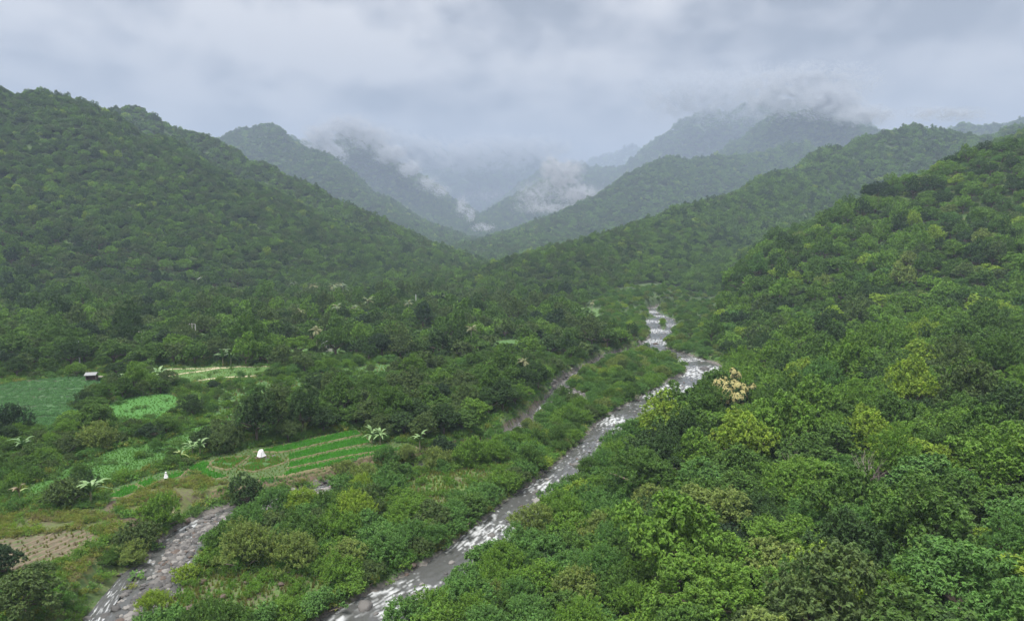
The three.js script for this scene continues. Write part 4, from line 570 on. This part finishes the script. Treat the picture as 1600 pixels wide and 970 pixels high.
function house(place, w, d, h, roofMat, label, turn) { const [x, y, z] = place, o = thing('house', label, 'house', null, [x, y, z], turn); part('wall', B(w, h, 0.15, 0, h / 2 - 0.2, d / 2), plaster, o); part('wall', B(w, h, 0.15, 0, h / 2 - 0.2, -d / 2), plaster, o); part('wall', B(0.15, h, d - 0.16, w / 2 - 0.08, h / 2 - 0.2, 0), plaster, o); part('wall', B(0.15, h, d - 0.16, -w / 2 + 0.08, h / 2 - 0.2, 0), plaster, o);
  part('roof', roofShape(w, d, 1.3, 0.5).translate(0, h - 0.22, 0), roofMat, o); part('door', B(0.9, 1.9, 0.08, -w * 0.2, 0.9, d / 2 + 0.12), brownWood, o); for (const k of [0.05, 0.3]) part('window', B(0.8, 0.8, 0.06, w * k + 0.3, 1.5, d / 2 + 0.11), mat(0.05, 0.06, 0.07, 0.2), o); }
housesAt.forEach(([p, w, label, turn, pale]) => house(p, w, w * 0.75, w * 0.62, pale ? whiteTin : tin, label, turn));
function pole(u, foot, top, label, arm, m = concrete) { const [x, y, z] = spot(u, foot), h = EYE + rayTo(u, top)[1] * (-z / rayTo(u, top)[2]) - y, o = thing('utility_pole', label, 'pole', null, [x, y, z]); part('shaft', limb(V(0, -0.3, 0), V(0, h, 0), 0.20, 0.13, V(0, 0, 0), 3, 8), m, o); if (arm) { part('crossarm', B(1.8, 0.14, 0.12, 0, h - 0.35, 0.16), greyWood, o); for (const k of [-0.75, 0, 0.75]) part('insulator', new THREE.CylinderGeometry(0.05, 0.07, 0.2, 8).translate(k, h - 0.18, 0.16), whiteTin, o); } }
pole(301, 546, 505, 'left pole of the twin grey poles in the wood', true); pole(306, 546, 506, 'right pole of the twin grey poles in the wood', false); pole(124, 572, 533, 'pale pole standing alone above the field hut wood', false, whiteTin); pole(222, 552, 517, 'thin pole with crossarm between the lone and twin poles', true); pole(650, 492, 460, 'white mast rising from the dark wood in mid valley', false, whiteTin);

// ------------------------------------------------------------------ drifting mist: droplets in the air
const mistMat = new THREE.MeshPhysicalMaterial({ color: new THREE.Color().setRGB(0.68, 0.70, 0.735), roughness: 1, transmission: 0.5, thickness: 0, side: THREE.DoubleSide });
const drop = new THREE.OctahedronGeometry(1, 0);
function mist(label, count, size, list, wisp) { const R = rng(count + 7), m = new THREE.InstancedMesh(drop, mistMat, count), total = list.reduce((s, l) => s + (l[5] ?? 1), 0); let i = 0, guard = 0; const gauss = () => (R() + R() + R() - 1.5) / 1.5;
  while (i < count && guard++ < count * 60) { let w = R() * total, l = list[0]; for (const c of list) { w -= c[5] ?? 1; if (w <= 0) { l = c; break; } } const [u, v, ru, rv, d0] = l, D = afar(d0), Z = D * (1 + gauss() * 0.05), [x, y, z] = atDepth(u + gauss() * ru * 1.5, v + gauss() * rv * 1.5, Z), k = 26 / D;
    const n = fbm3(x * k * wisp, y * k * wisp * 1.3 + x * k * wisp * 0.4, z * k * 0.5 * wisp, 4); if (n * 1.5 + 0.35 < R()) continue; if (y < land(x, z) + 2) continue;
    const s = size * (0.6 + 0.8 * R()); mat4.compose(V(x, y, z), quat.setFromEuler(eul.set(R() * 6, R() * 6, 0)), V(s, s, s)); m.setMatrixAt(i++, mat4); } m.count = i; m.name = numbered('mist_cloud'); scene.add(m); tag(m, label, 'mist', null, 'stuff'); console.log('mist', i); }
mist('white plume of mist rising from the valley between the ridges', 62000, 0.6, [[905, 305, 32, 14, 1430, 3], [880, 280, 26, 20, 1450, 3], [860, 262, 14, 18, 1470, 1.4], [890, 262, 22, 12, 1460, 1], [840, 305, 30, 22, 1480, 1.6], [925, 318, 18, 7, 1400, 1.2], [860, 325, 50, 8, 1420, 0.8]], 3.2);
mist('thin ribbon of mist sliding down the left ridge', 11000, 0.8, [[668, 285, 16, 12, 1820, 1.4], [690, 297, 14, 10, 1800, 1], [722, 322, 8, 14, 1700, 1], [735, 335, 6, 10, 1680, 0.7], [755, 355, 16, 6, 1600, 0.5], [760, 305, 40, 10, 2100, 0.8]], 3);
mist('ragged cloud hiding the crest of the left middle mountain', 85000, 1.0, [[500, 215, 24, 18, 1900, 2], [540, 200, 36, 18, 1930, 2.5], [580, 215, 26, 18, 1930, 2], [610, 240, 22, 14, 1900, 1.4], [520, 240, 20, 14, 1880, 1], [640, 262, 16, 12, 1880, 0.8]], 2.6);
mist('low cloud lying on the far mountains at the valley head', 110000, 2.2, [[640, 235, 50, 22, 2900, 2], [700, 245, 60, 22, 2950, 2.4], [770, 240, 60, 24, 3000, 2.4], [840, 232, 50, 18, 3050, 1.5], [600, 222, 40, 20, 2850, 1.2]], 2);
mist('grey cloud capping the high right mountain', 170000, 1.2, [[1080, 152, 75, 32, 2250, 3], [1160, 148, 80, 38, 2200, 3], [1215, 150, 50, 30, 1750, 1.2], [1300, 158, 44, 24, 1720, 1.5], [1350, 180, 40, 14, 1680, 0.6], [1480, 178, 60, 10, 1650, 0.3], [1270, 128, 90, 28, 1780, 1.6]], 2);
console.log('all built');

{ // things that look alike are told apart by their order across the picture
  const nth = ['first', 'second', 'third', 'fourth', 'fifth', 'sixth', 'seventh', 'eighth', 'ninth', 'tenth'], by = new Map();
  for (const w of waiting) { if (!by.has(w[1])) by.set(w[1], []); by.get(w[1]).push(w); }
  for (const list of by.values()) { list.sort((a, b) => a[2] - b[2]); list.forEach(([o, label], i) => { const n = list.length, e = n - 1 - i; o.userData.label = n === 1 ? label : n === 2 ? `${label}, ${i ? 'right' : 'left'} of two` : i <= e ? `${label}, ${nth[i] ?? i + 1 + 'th'} from left` : `${label}, ${nth[e] ?? e + 1 + 'th'} from right`; }); }
}

renderer.render(scene, camera);
